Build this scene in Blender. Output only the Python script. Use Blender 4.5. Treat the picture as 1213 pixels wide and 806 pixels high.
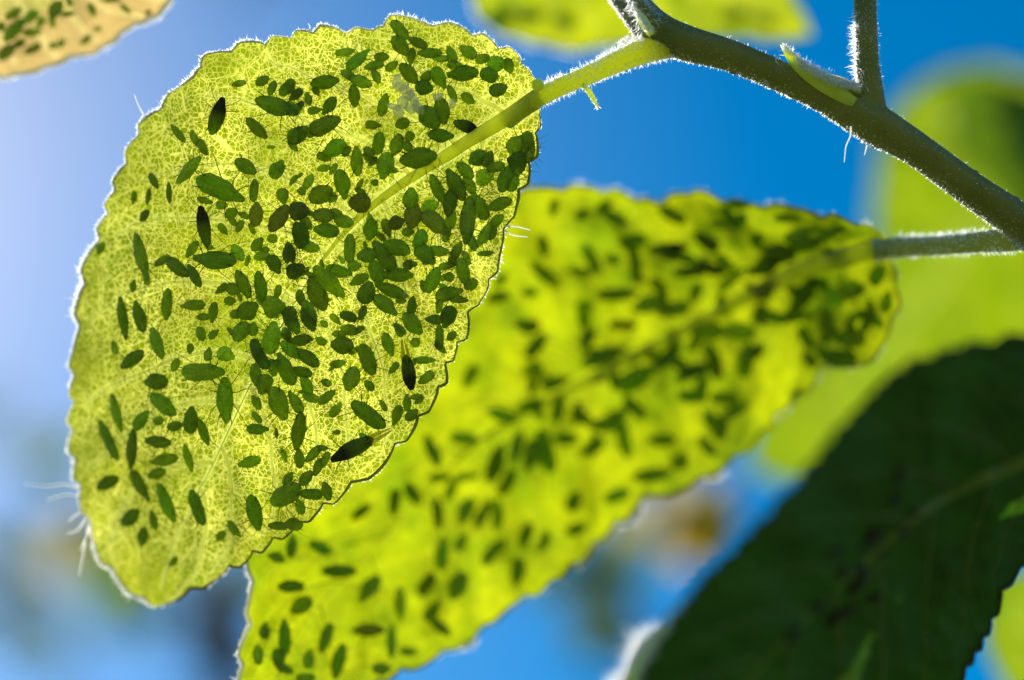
import bpy, math, random
import numpy as np
from mathutils import Vector, Matrix, Quaternion
from mathutils.bvhtree import BVHTree
from mathutils import noise as mnoise

# ------------------------------------------------------------------ scene, camera, sky, sun
# 1 Blender unit = 1 centimetre
scene = bpy.context.scene
scene.unit_settings.system = 'METRIC'
scene.unit_settings.scale_length = 0.01
for o in list(bpy.data.objects):
    bpy.data.objects.remove(o)

LENS, PW, PH = 60.0, 1213.0, 806.0
FPX = PW * LENS / 36.0
CAM = Vector((0, 0, 130.0))
PITCH = math.radians(42.0)
CAM_ROT = Matrix.Rotation(math.radians(90) + PITCH, 3, 'X')
FOCUS = 13.4

cam_data = bpy.data.cameras.new('camera')
cam = bpy.data.objects.new('camera', cam_data)
scene.collection.objects.link(cam)
cam.location = CAM
cam.rotation_euler = CAM_ROT.to_euler()
cam_data.lens = LENS
cam_data.sensor_width = 36
cam_data.clip_start = 0.1
cam_data.clip_end = 1e6
cam_data.dof.use_dof = True
cam_data.dof.focus_distance = FOCUS
cam_data.dof.aperture_fstop = 0.078
cam_data.dof.aperture_blades = 0
scene.camera = cam

# the sun stands behind the leaves, to the left of and a little above the view
sun_dir = (CAM_ROT @ Vector(((-330 - 606.5) / FPX, (403 - 170) / FPX, -1))).normalized()
elev = math.asin(sun_dir.z)
azim = math.atan2(sun_dir.x, sun_dir.y)

world = bpy.data.worlds.new('World')
scene.world = world
world.use_nodes = True
wn = world.node_tree
wn.nodes.clear()
sky = wn.nodes.new('ShaderNodeTexSky')
sky.sky_type = 'NISHITA'
sky.sun_disc = False
sky.sun_elevation = elev
sky.sun_rotation = azim
sky.altitude = 300
sky.air_density = 1.0
sky.dust_density = 0.36
sky.ozone_density = 1.0
hs = wn.nodes.new('ShaderNodeHueSaturation')
hs.inputs['Saturation'].default_value = 1.62
hs.inputs['Hue'].default_value = 0.492
bg = wn.nodes.new('ShaderNodeBackground')
bg.inputs['Strength'].default_value = 0.086
wo = wn.nodes.new('ShaderNodeOutputWorld')
wn.links.new(sky.outputs[0], hs.inputs['Color'])
wn.links.new(hs.outputs[0], bg.inputs[0])
wn.links.new(bg.outputs[0], wo.inputs[0])

sun_data = bpy.data.lights.new('sun', 'SUN')
sun_data.energy = 5.0
sun_data.angle = math.radians(0.5)
sun_data.color = (1.0, 0.95, 0.86)
sun = bpy.data.objects.new('sun', sun_data)
sun.location = CAM + sun_dir * 300
sun.rotation_euler = sun_dir.to_track_quat('Z', 'Y').to_euler()
scene.collection.objects.link(sun)

scene.view_settings.view_transform = 'Standard'
scene.view_settings.look = 'None'
scene.view_settings.gamma = 1
scene.view_settings.use_curve_mapping = False
scene.view_settings.exposure = 0.8
scene.render.engine = 'CYCLES'
scene.cycles.max_bounces = 8
scene.cycles.diffuse_bounces = 5
scene.cycles.transmission_bounces = 5
scene.cycles.transparent_max_bounces = 8

rnd = random.Random(11)
COL = scene.collection

# ------------------------------------------------------------------ helpers
def P(px, py, d):
    """the point d cm in front of the lens on the line of sight of (px, py)"""
    return CAM + CAM_ROT @ Vector(((px - 606.5) / FPX * d, -(py - 403) / FPX * d, -d))

VIEW = (CAM_ROT @ Vector((0, 0, -1)))
RIGHT = (CAM_ROT @ Vector((1, 0, 0)))
UP = (CAM_ROT @ Vector((0, 1, 0)))

def mesh_obj(name, verts, faces, mat, parent=None, smooth=True):
    me = bpy.data.meshes.new(name)
    me.from_pydata([tuple(v) for v in verts], [], faces)
    if smooth:
        me.polygons.foreach_set('use_smooth', [True] * len(me.polygons))
    me.update()
    if mat:
        me.materials.append(mat)
    o = bpy.data.objects.new(name, me)
    COL.objects.link(o)
    if parent:
        put_under(o, parent)
    return o

def put_under(o, parent):
    o.parent = parent
    m = Matrix.Translation(parent.location)
    p = parent
    while p.parent:
        p = p.parent
        if p.parent is None:
            break
    o.matrix_parent_inverse = Matrix.Identity(4)

def empty(name, loc=(0, 0, 0)):
    o = bpy.data.objects.new(name, None)
    o.empty_display_size = 0.2
    COL.objects.link(o)
    o.location = loc
    return o

def tag(o, label=None, cat=None, group=None, kind=None):
    if label: o['label'] = label
    if cat: o['category'] = cat
    if group: o['group'] = group
    if kind: o['kind'] = kind
    return o

def catmull(pts, n):
    """n points spaced by arc length on a Catmull-Rom curve through pts (any dimension)"""
    p = np.array(pts, float)
    p = np.vstack([2 * p[0] - p[1], p, 2 * p[-1] - p[-2]])
    out = []
    for i in range(1, len(p) - 2):
        for t in np.linspace(0, 1, 24, endpoint=False):
            a, b, c, d = p[i - 1], p[i], p[i + 1], p[i + 2]
            out.append(0.5 * (2 * b + (c - a) * t + (2 * a - 5 * b + 4 * c - d) * t * t + (3 * b - a - 3 * c + d) * t ** 3))
    out.append(p[-2])
    out = np.array(out)
    s = np.concatenate([[0], np.cumsum(np.linalg.norm(np.diff(out, axis=0), axis=1))])
    q = np.linspace(0, s[-1], n)
    return np.stack([np.interp(q, s, out[:, k]) for k in range(out.shape[1])], 1)

def tube_geo(path, radii, sides=8, cap=True):
    path = [Vector(p) for p in path]
    n = len(path)
    V, F = [], []
    ref = None
    for i, p in enumerate(path):
        t = (path[min(i + 1, n - 1)] - path[max(i - 1, 0)])
        t = t.normalized() if t.length > 1e-9 else Vector((0, 0, 1))
        if ref is None:
            ref = t.orthogonal().normalized()
        ref = (ref - t * ref.dot(t))
        ref = ref.normalized() if ref.length > 1e-6 else t.orthogonal().normalized()
        b = t.cross(ref)
        for k in range(sides):
            a = 2 * math.pi * k / sides
            V.append(p + (ref * math.cos(a) + b * math.sin(a)) * radii[i])
    for i in range(n - 1):
        for k in range(sides):
            k2 = (k + 1) % sides
            F.append((i * sides + k, i * sides + k2, (i + 1) * sides + k2, (i + 1) * sides + k))
    if cap:
        F.append(tuple(range(sides))[::-1])
        F.append(tuple((n - 1) * sides + k for k in range(sides)))
    return V, F

def ridge_geo(path, normals, radii, sides=7, height=0.75):
    """an open half tube standing on the blade, bulging along the normals"""
    V, F = [], []
    n = len(path)
    for i, p in enumerate(path):
        t = (path[min(i + 1, n - 1)] - path[max(i - 1, 0)]).normalized()
        b = t.cross(normals[i]).normalized()
        for k in range(sides):
            a = math.pi * k / (sides - 1)
            V.append(p + b * math.cos(a) * radii[i] + normals[i] * (math.sin(a) * radii[i] * height + 0.0012))
    for i in range(n - 1):
        for k in range(sides - 1):
            F.append((i * sides + k, i * sides + k + 1, (i + 1) * sides + k + 1, (i + 1) * sides + k))
    return V, F

def merge(geos):
    V, F = [], []
    for v, f in geos:
        o = len(V)
        V += list(v)
        F += [tuple(i + o for i in q) for q in f]
    return V, F

def hair_geo(items):
    """items: (root, direction, length, radius, bend vector)"""
    V, F = [], []
    for p, d, L, r, bend in items:
        d = d.normalized()
        a = d.orthogonal().normalized()
        b = d.cross(a)
        o = len(V)
        mid = p + d * L * 0.5 + bend * L * 0.25
        tip = p + d * L + bend * L
        an = rnd.uniform(0, 6.2832)
        w = a * math.cos(an) + b * math.sin(an)
        x = d.cross(w) * 0.5
        for c, rr in ((p, r), (mid, r * 0.85)):
            V += [c - w * rr, c + x * rr, c + w * rr]
        V.append(tip)
        F += [(o, o + 1, o + 4, o + 3), (o + 1, o + 2, o + 5, o + 4), (o + 3, o + 4, o + 6), (o + 4, o + 5, o + 6)]
    return V, F

def rand_dir():
    return Vector((rnd.gauss(0, 1), rnd.gauss(0, 1), rnd.gauss(0, 1))).normalized()

# ------------------------------------------------------------------ materials
def new_mat(name):
    m = bpy.data.materials.new(name)
    m.use_nodes = True
    nt = m.node_tree
    nt.nodes.clear()
    out = nt.nodes.new('ShaderNodeOutputMaterial')
    return m, nt, out

def node(nt, typ, **kw):
    n = nt.nodes.new(typ)
    for k, v in kw.items():
        setattr(n, k, v)
    return n

def mixrgb(nt, fac, a, b, blend='MIX'):
    n = nt.nodes.new('ShaderNodeMix')
    n.data_type = 'RGBA'
    n.blend_type = blend
    for sock, v in ((n.inputs[0], fac), (n.inputs[6], a), (n.inputs[7], b)):
        if hasattr(v, 'is_linked') or hasattr(v, 'links'):
            nt.links.new(v, sock)
        elif isinstance(v, (int, float)):
            sock.default_value = v
        else:
            sock.default_value = (*v, 1)
    return n.outputs[2]

def ramp(nt, fac, stops):
    r = nt.nodes.new('ShaderNodeValToRGB')
    e = r.color_ramp.elements
    while len(e) > 1:
        e.remove(e[-1])
    for i, (p, c) in enumerate(stops):
        if i == 0:
            e[0].position = p
            el = e[0]
        else:
            el = e.new(p)
        el.color = (*c, 1) if len(c) == 3 else c
    nt.links.new(fac, r.inputs[0])
    return r.outputs[0]

def sheet_shader(nt, out, trans, refl, rough=0.35, spec=0.01, tw=0.6, normal=None):
    """a thin leaf: light passes through and scatters, some bounces back, weak gloss"""
    dif = node(nt, 'ShaderNodeBsdfDiffuse')
    trl = node(nt, 'ShaderNodeBsdfTranslucent')
    glo = node(nt, 'ShaderNodeBsdfGlossy')
    glo.inputs['Roughness'].default_value = rough
    glo.inputs['Color'].default_value = (1, 1, 1, 1)
    for sock, v in ((dif.inputs[0], refl), (trl.inputs[0], trans)):
        if hasattr(v, 'links'):
            nt.links.new(v, sock)
        else:
            sock.default_value = (*v, 1)
    add = node(nt, 'ShaderNodeAddShader')
    nt.links.new(dif.outputs[0], add.inputs[0])
    nt.links.new(trl.outputs[0], add.inputs[1])
    mx = node(nt, 'ShaderNodeMixShader')
    mx.inputs[0].default_value = spec
    nt.links.new(add.outputs[0], mx.inputs[1])
    nt.links.new(glo.outputs[0], mx.inputs[2])
    if normal:
        for s in (dif, trl, glo):
            nt.links.new(normal, s.inputs['Normal'])
    nt.links.new(mx.outputs[0], out.inputs[0])

def leaf_material(name, cell, vein, refl, big=4.2, fine=30.0, vein_amt=1.0, blotch=(0.8, 1.15), edge=None, bump=0.3, spec=0.008, rib=None, deep=None):
    m, nt, out = new_mat(name)
    uv = node(nt, 'ShaderNodeUVMap', uv_map='leaf_cm')
    ns = node(nt, 'ShaderNodeTexNoise')
    ns.inputs['Scale'].default_value = 9
    ns.inputs['Detail'].default_value = 3
    nt.links.new(uv.outputs[0], ns.inputs['Vector'])
    warp = node(nt, 'ShaderNodeVectorMath', operation='MULTIPLY_ADD')
    warp.inputs[1].default_value = (0.035, 0.035, 0)
    nt.links.new(ns.outputs['Color'], warp.inputs[0])
    nt.links.new(uv.outputs[0], warp.inputs[2])
    def edges(scale, w0, w1):
        v = node(nt, 'ShaderNodeTexVoronoi', feature='DISTANCE_TO_EDGE')
        v.inputs['Scale'].default_value = scale
        v.inputs['Randomness'].default_value = 0.85
        nt.links.new(warp.outputs[0], v.inputs['Vector'])
        return ramp(nt, v.outputs['Distance'], [(w0, (1, 1, 1)), (w1, (0, 0, 0))])
    f1 = edges(fine, 0.0, 0.095)
    f2 = edges(fine * 0.36, 0.0, 0.034)
    f3 = edges(big, 0.002, 0.018)
    def mx(a, b):
        n = node(nt, 'ShaderNodeMath', operation='MAXIMUM')
        nt.links.new(a, n.inputs[0]); nt.links.new(b, n.inputs[1])
        return n.outputs[0]
    net = mx(mx(f1, f2), f3)
    # the net shows more in some places than in others
    n2 = node(nt, 'ShaderNodeTexNoise')
    n2.inputs['Scale'].default_value = 1.3
    n2.inputs['Detail'].default_value = 4
    nt.links.new(uv.outputs[0], n2.inputs['Vector'])
    amt = ramp(nt, n2.outputs['Fac'], [(0.32, (0.22 * vein_amt,) * 3), (0.66, (vein_amt,) * 3)])
    fac = node(nt, 'ShaderNodeMath', operation='MULTIPLY')
    nt.links.new(net, fac.inputs[0]); nt.links.new(amt, fac.inputs[1])
    n3 = node(nt, 'ShaderNodeTexNoise')
    n3.inputs['Scale'].default_value = 2.7
    n3.inputs['Detail'].default_value = 5
    nt.links.new(uv.outputs[0], n3.inputs['Vector'])
    blo = ramp(nt, n3.outputs['Fac'], [(0.32, (blotch[0],) * 3), (0.68, (blotch[1],) * 3)])
    base = cell
    if deep:
        nd = node(nt, 'ShaderNodeTexNoise')
        nd.inputs['Scale'].default_value = 1.6
        nd.inputs['Detail'].default_value = 6
        nd.inputs['Roughness'].default_value = 0.65
        nt.links.new(warp.outputs[0], nd.inputs['Vector'])
        base = mixrgb(nt, ramp(nt, nd.outputs['Fac'], [(0.40, (0, 0, 0)), (0.64, (1, 1, 1))]), cell, deep)
    cellc = mixrgb(nt, 1.0, base, blo, 'MULTIPLY')
    col = mixrgb(nt, fac.outputs[0], cellc, vein)
    if edge:
        at = node(nt, 'ShaderNodeAttribute', attribute_name='rim')
        n4 = node(nt, 'ShaderNodeTexNoise')
        n4.inputs['Scale'].default_value = 2.2
        n4.inputs['Detail'].default_value = 5
        nt.links.new(uv.outputs[0], n4.inputs['Vector'])
        s = node(nt, 'ShaderNodeMath', operation='MULTIPLY_ADD')
        s.inputs[1].default_value = 0.9
        nt.links.new(n4.outputs['Fac'], s.inputs[0])
        nt.links.new(at.outputs['Fac'], s.inputs[2])
        ef = ramp(nt, s.outputs[0], [(0.86, (0, 0, 0)), (1.3, (1, 1, 1))])
        col = mixrgb(nt, ef, col, edge)
    bmp = node(nt, 'ShaderNodeBump')
    bmp.inputs['Strength'].default_value = bump
    bmp.inputs['Distance'].default_value = 0.02
    nt.links.new(net, bmp.inputs['Height'])
    rb = node(nt, 'ShaderNodeAttribute', attribute_name='rib')
    col = mixrgb(nt, rb.outputs['Fac'], col, rib or tuple(min(0.85, c * 1.3 + 0.04 * (cell[1] > 0.1)) for c in vein))
    sheet_shader(nt, out, col, refl, normal=bmp.outputs[0], spec=spec)
    return m

def solid_material(name, c0, c1, scale=6, rough=0.5, spec=0.3, trans=None, detail=5, sheen=0.0, bump=0.15):
    """opaque plant tissue with blotchy colour; trans adds light passing through"""
    m, nt, out = new_mat(name)
    tc = node(nt, 'ShaderNodeTexCoord')
    vec = tc.outputs['Object']
    n = node(nt, 'ShaderNodeTexNoise')
    n.inputs['Scale'].default_value = scale
    n.inputs['Detail'].default_value = detail
    nt.links.new(vec, n.inputs['Vector'])
    col = ramp(nt, n.outputs['Fac'], [(0.3, c0), (0.7, c1)])
    b = node(nt, 'ShaderNodeBump')
    b.inputs['Strength'].default_value = bump
    b.inputs['Distance'].default_value = 0.02
    nt.links.new(n.outputs['Fac'], b.inputs['Height'])
    p = node(nt, 'ShaderNodeBsdfPrincipled')
    p.inputs['Roughness'].default_value = rough
    p.inputs['Specular IOR Level'].default_value = spec
    p.inputs['Sheen Weight'].default_value = sheen
    p.inputs['Sheen Roughness'].default_value = 0.25
    nt.links.new(col, p.inputs['Base Color'])
    nt.links.new(b.outputs[0], p.inputs['Normal'])
    if trans:
        t = node(nt, 'ShaderNodeBsdfTranslucent')
        t.inputs[0].default_value = (*trans, 1)
        a = node(nt, 'ShaderNodeAddShader')
        nt.links.new(p.outputs[0], a.inputs[0]); nt.links.new(t.outputs[0], a.inputs[1])
        nt.links.new(a.outputs[0], out.inputs[0])
    else:
        nt.links.new(p.outputs[0], out.inputs[0])
    return m

M = {}
M['leaf_front'] = leaf_material('leaf_front', (0.162, 0.184, 0.0008), (0.64, 0.60, 0.10), (0.04, 0.07, 0.006), vein_amt=0.9, blotch=(0.8, 1.2), rib=(0.44, 0.46, 0.09), deep=(0.112, 0.152, 0.0008), fine=25.0)
M['leaf_second'] = leaf_material('leaf_second', (0.250, 0.280, 0.0012), (0.34, 0.35, 0.008), (0.03, 0.06, 0.004), vein_amt=0.5, blotch=(0.75, 1.2), rib=(0.34, 0.38, 0.004), deep=(0.085, 0.150, 0.0008))  # deep: mottled leaf green that also paints in shading from crowded aphids
M['leaf_top'] = leaf_material('leaf_top', (0.25, 0.27, 0.002), (0.30, 0.31, 0.008), (0.04, 0.065, 0.006), vein_amt=0.5, blotch=(0.7, 1.2), deep=(0.09, 0.15, 0.001))
M['leaf_yellow'] = leaf_material('leaf_yellow', (0.24, 0.22, 0.03), (0.52, 0.42, 0.16), (0.08, 0.07, 0.03), vein_amt=0.8, edge=(0.36, 0.25, 0.08))
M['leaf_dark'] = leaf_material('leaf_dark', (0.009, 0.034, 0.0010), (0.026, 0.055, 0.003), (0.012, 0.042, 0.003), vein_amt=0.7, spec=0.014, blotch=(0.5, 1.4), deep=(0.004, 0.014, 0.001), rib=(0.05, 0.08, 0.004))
M['leaf_far'] = leaf_material('leaf_far', (0.16, 0.215, 0.0015), (0.19, 0.23, 0.004), (0.04, 0.07, 0.006), vein_amt=0.3, blotch=(0.6, 1.2), deep=(0.06, 0.115, 0.001))
M['leaf_brown'] = leaf_material('leaf_brown', (0.42, 0.25, 0.008), (0.46, 0.29, 0.02), (0.16, 0.10, 0.02), vein_amt=0.3)
M['leaf_tan'] = leaf_material('leaf_tan', (0.20, 0.17, 0.10), (0.26, 0.22, 0.14), (0.30, 0.27, 0.20), vein_amt=0.3)
M['leaf_mature'] = leaf_material('leaf_mature', (0.045, 0.085, 0.0012), (0.06, 0.10, 0.003), (0.03, 0.055, 0.006), vein_amt=0.3)
M['leaf_dry'] = leaf_material('leaf_dry', (0.05, 0.035, 0.022), (0.06, 0.045, 0.03), (0.09, 0.065, 0.05), vein_amt=0.3)
M['leaf_bush'] = leaf_material('leaf_bush', (0.05, 0.075, 0.006), (0.06, 0.08, 0.01), (0.05, 0.08, 0.03), vein_amt=0.3)
def ridge_material(name, trans, refl, sc=6):
    """a rib standing out of the blade: open ridge that lets the light of the blade through"""
    m, nt, out = new_mat(name)
    tc = node(nt, 'ShaderNodeTexCoord')
    n = node(nt, 'ShaderNodeTexNoise')
    n.inputs['Scale'].default_value = sc
    n.inputs['Detail'].default_value = 4
    nt.links.new(tc.outputs['Object'], n.inputs['Vector'])
    k = ramp(nt, n.outputs['Fac'], [(0.3, (0.8,) * 3), (0.7, (1.1,) * 3)])
    sheet_shader(nt, out, mixrgb(nt, 1.0, trans, k, 'MULTIPLY'), mixrgb(nt, 1.0, refl, k, 'MULTIPLY'), spec=0.03)
    return m
M['midrib'] = ridge_material('midrib', (0.31, 0.36, 0.02), (0.065, 0.085, 0.008))
M['midrib_front'] = ridge_material('midrib_front', (0.46, 0.50, 0.03), (0.065, 0.085, 0.008))
M['midrib_dim'] = ridge_material('midrib_dim', (0.40, 0.44, 0.012), (0.05, 0.065, 0.006))
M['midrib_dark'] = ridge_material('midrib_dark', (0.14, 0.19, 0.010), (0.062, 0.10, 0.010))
M['vein'] = ridge_material('vein', (0.80, 0.80, 0.36), (0.08, 0.08, 0.02))
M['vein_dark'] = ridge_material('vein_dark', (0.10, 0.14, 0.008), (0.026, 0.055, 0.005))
M['rim'] = ridge_material('rim', (0.26, 0.28, 0.04), (0.06, 0.07, 0.015))
M['rim_sunlit'] = ridge_material('rim_sunlit', (0.86, 0.84, 0.74), (0.12, 0.12, 0.10))  # margin whitened to paint in the sun's bright edge light
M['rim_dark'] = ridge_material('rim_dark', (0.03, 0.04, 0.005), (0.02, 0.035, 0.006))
M['stem'] = solid_material('stem', (0.055, 0.078, 0.008), (0.108, 0.110, 0.020), 3.2, rough=0.5, spec=0.35, trans=(0.09, 0.09, 0.006), bump=0.6, sheen=0.15, detail=9)
M['petiole'] = solid_material('petiole', (0.13, 0.14, 0.010), (0.18, 0.18, 0.015), 6, trans=(0.50, 0.53, 0.02), sheen=0.2)
M['petiole_grey'] = solid_material('petiole_grey', (0.11, 0.13, 0.035), (0.16, 0.18, 0.06), 6, trans=(0.22, 0.24, 0.05), sheen=0.3)
M['bud'] = solid_material('bud', (0.22, 0.26, 0.03), (0.30, 0.33, 0.06), 9, trans=(0.55, 0.58, 0.07))
def papery():
    m, nt, out = new_mat('cast_skin')
    tr = node(nt, 'ShaderNodeBsdfTransparent')
    tr.inputs[0].default_value = (0.9, 0.9, 0.85, 1)
    d = node(nt, 'ShaderNodeBsdfDiffuse'); d.inputs[0].default_value = (0.55, 0.56, 0.46, 1)
    t = node(nt, 'ShaderNodeBsdfTranslucent'); t.inputs[0].default_value = (0.30, 0.31, 0.22, 1)
    a = node(nt, 'ShaderNodeAddShader')
    nt.links.new(d.outputs[0], a.inputs[0]); nt.links.new(t.outputs[0], a.inputs[1])
    x = node(nt, 'ShaderNodeMixShader'); x.inputs[0].default_value = 0.42
    nt.links.new(tr.outputs[0], x.inputs[1]); nt.links.new(a.outputs[0], x.inputs[2])
    nt.links.new(x.outputs[0], out.inputs[0])
    return m
M['shed'] = papery()
M['bark_speck'] = solid_material('bark_speck', (0.12, 0.09, 0.04), (0.19, 0.16, 0.08), 12)
M['bark'] = solid_material('bark', (0.05, 0.035, 0.025), (0.12, 0.09, 0.07), 3, rough=0.9, spec=0.1, bump=0.6)

def hair_material():
    m, nt, out = new_mat('plant_hair')
    d = node(nt, 'ShaderNodeBsdfDiffuse')
    d.inputs[0].default_value = (0.5, 0.5, 0.47, 1)
    t = node(nt, 'ShaderNodeBsdfTranslucent')
    t.inputs[0].default_value = (0.96, 0.96, 0.94, 1)
    x = node(nt, 'ShaderNodeMixShader')
    x.inputs[0].default_value = 0.86
    nt.links.new(d.outputs[0], x.inputs[1]); nt.links.new(t.outputs[0], x.inputs[2])
    nt.links.new(x.outputs[0], out.inputs[0])
    return m
M['hair'] = hair_material()

def aphid_material(name='aphid_skin', two_tone=False):
    m, nt, out = new_mat(name)
    oi = node(nt, 'ShaderNodeObjectInfo')
    tc = node(nt, 'ShaderNodeTexCoord')
    n = node(nt, 'ShaderNodeTexNoise')
    n.inputs['Scale'].default_value = 5
    n.inputs['Detail'].default_value = 3
    nt.links.new(tc.outputs['Object'], n.inputs['Vector'])
    k = ramp(nt, n.outputs['Fac'], [(0.3, (0.65,) * 3), (0.7, (1.2,) * 3)])
    w = node(nt, 'ShaderNodeTexWave', bands_direction='X')
    w.inputs['Scale'].default_value = 3.2
    w.inputs['Distortion'].default_value = 1.2
    nt.links.new(tc.outputs['Object'], w.inputs['Vector'])
    k2 = ramp(nt, w.outputs['Fac'], [(0.0, (0.93,) * 3), (0.6, (1.03,) * 3)])
    base = oi.outputs['Color']
    if two_tone:      # green abdomen, blackish head and thorax
        sx = node(nt, 'ShaderNodeSeparateXYZ')
        nt.links.new(tc.outputs['Object'], sx.inputs[0])
        hx = node(nt, 'ShaderNodeMath', operation='ADD')
        hx.inputs[1].default_value = 0.5
        nt.links.new(sx.outputs[0], hx.inputs[0])
        base = ramp(nt, hx.outputs[0], [(0.1, (0.06, 0.09, 0.006)), (0.5, (0.045, 0.062, 0.006)), (0.68, (0.014, 0.016, 0.006))])
    c = mixrgb(nt, 1.0, base, k, 'MULTIPLY')
    c = mixrgb(nt, 1.0, c, k2, 'MULTIPLY')
    p = node(nt, 'ShaderNodeBsdfPrincipled')
    p.inputs['Roughness'].default_value = 0.5
    p.inputs['Specular IOR Level'].default_value = 0.15
    nt.links.new(c, p.inputs['Base Color'])
    t = node(nt, 'ShaderNodeBsdfTranslucent')
    tcol = mixrgb(nt, 1.0, c, (3.7, 3.7, 2.4), 'MULTIPLY')
    nt.links.new(tcol, t.inputs[0])
    a = node(nt, 'ShaderNodeAddShader')
    nt.links.new(p.outputs[0], a.inputs[0]); nt.links.new(t.outputs[0], a.inputs[1])
    nt.links.new(a.outputs[0], out.inputs[0])
    return m
M['aphid'] = aphid_material()
M['aphid_two_tone'] = aphid_material('aphid_two_tone', True)
M['aphid_leg'] = solid_material('aphid_leg', (0.05, 0.06, 0.010), (0.09, 0.09, 0.016), 5, trans=(0.12, 0.13, 0.01))
def wing_material():
    m, nt, out = new_mat('wing')
    t = node(nt, 'ShaderNodeBsdfTransparent')
    t.inputs[0].default_value = (0.40, 0.37, 0.20, 1)
    g = node(nt, 'ShaderNodeBsdfTranslucent')
    g.inputs[0].default_value = (0.4, 0.4, 0.25, 1)
    x = node(nt, 'ShaderNodeMixShader')
    x.inputs[0].default_value = 0.5
    nt.links.new(t.outputs[0], x.inputs[1]); nt.links.new(g.outputs[0], x.inputs[2])
    nt.links.new(x.outputs[0], out.inputs[0])
    return m
M['wing'] = wing_material()

def ground_material():
    m, nt, out = new_mat('ground_grass')
    tc = node(nt, 'ShaderNodeTexCoord')
    n = node(nt, 'ShaderNodeTexNoise')
    n.inputs['Scale'].default_value = 0.02
    n.inputs['Detail'].default_value = 8
    nt.links.new(tc.outputs['Object'], n.inputs['Vector'])
    c = ramp(nt, n.outputs['Fac'], [(0.35, (0.06, 0.10, 0.025)), (0.65, (0.15, 0.15, 0.07))])
    p = node(nt, 'ShaderNodeBsdfPrincipled')
    p.inputs['Roughness'].default_value = 0.9
    nt.links.new(c, p.inputs['Base Color'])
    nt.links.new(p.outputs[0], out.inputs[0])
    return m
M['ground'] = ground_material()

# ------------------------------------------------------------------ ground
S = 60000.0
g = mesh_obj('ground', [(-S, -S, 0), (S, -S, 0), (S, S, 0), (-S, S, 0)], [(0, 1, 2, 3)], M['ground'], smooth=False)
tag(g, kind='structure')

# ------------------------------------------------------------------ leaves
def tps(ctrl):
    """smooth depth through control points (px, py, depth)"""
    c = np.array(ctrl, float)
    X = c[:, :2] / 300.0
    n = len(c)
    def U(r2):
        return np.where(r2 > 1e-12, r2 * np.log(np.maximum(r2, 1e-12)), 0)
    K = U(((X[:, None] - X[None]) ** 2).sum(-1)) + np.eye(n) * 0.02
    A = np.zeros((n + 3, n + 3))
    A[:n, :n] = K
    A[:n, n] = 1; A[:n, n + 1:] = X
    A[n, :n] = 1; A[n + 1:, :n] = X.T
    w = np.linalg.solve(A, np.concatenate([c[:, 2], [0, 0, 0]]))
    def f(q):
        q = np.asarray(q, float) / 300.0
        u = U(((q[:, None] - X[None]) ** 2).sum(-1))
        return u @ w[:n] + w[n] + q @ w[n + 1:]
    return f

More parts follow.
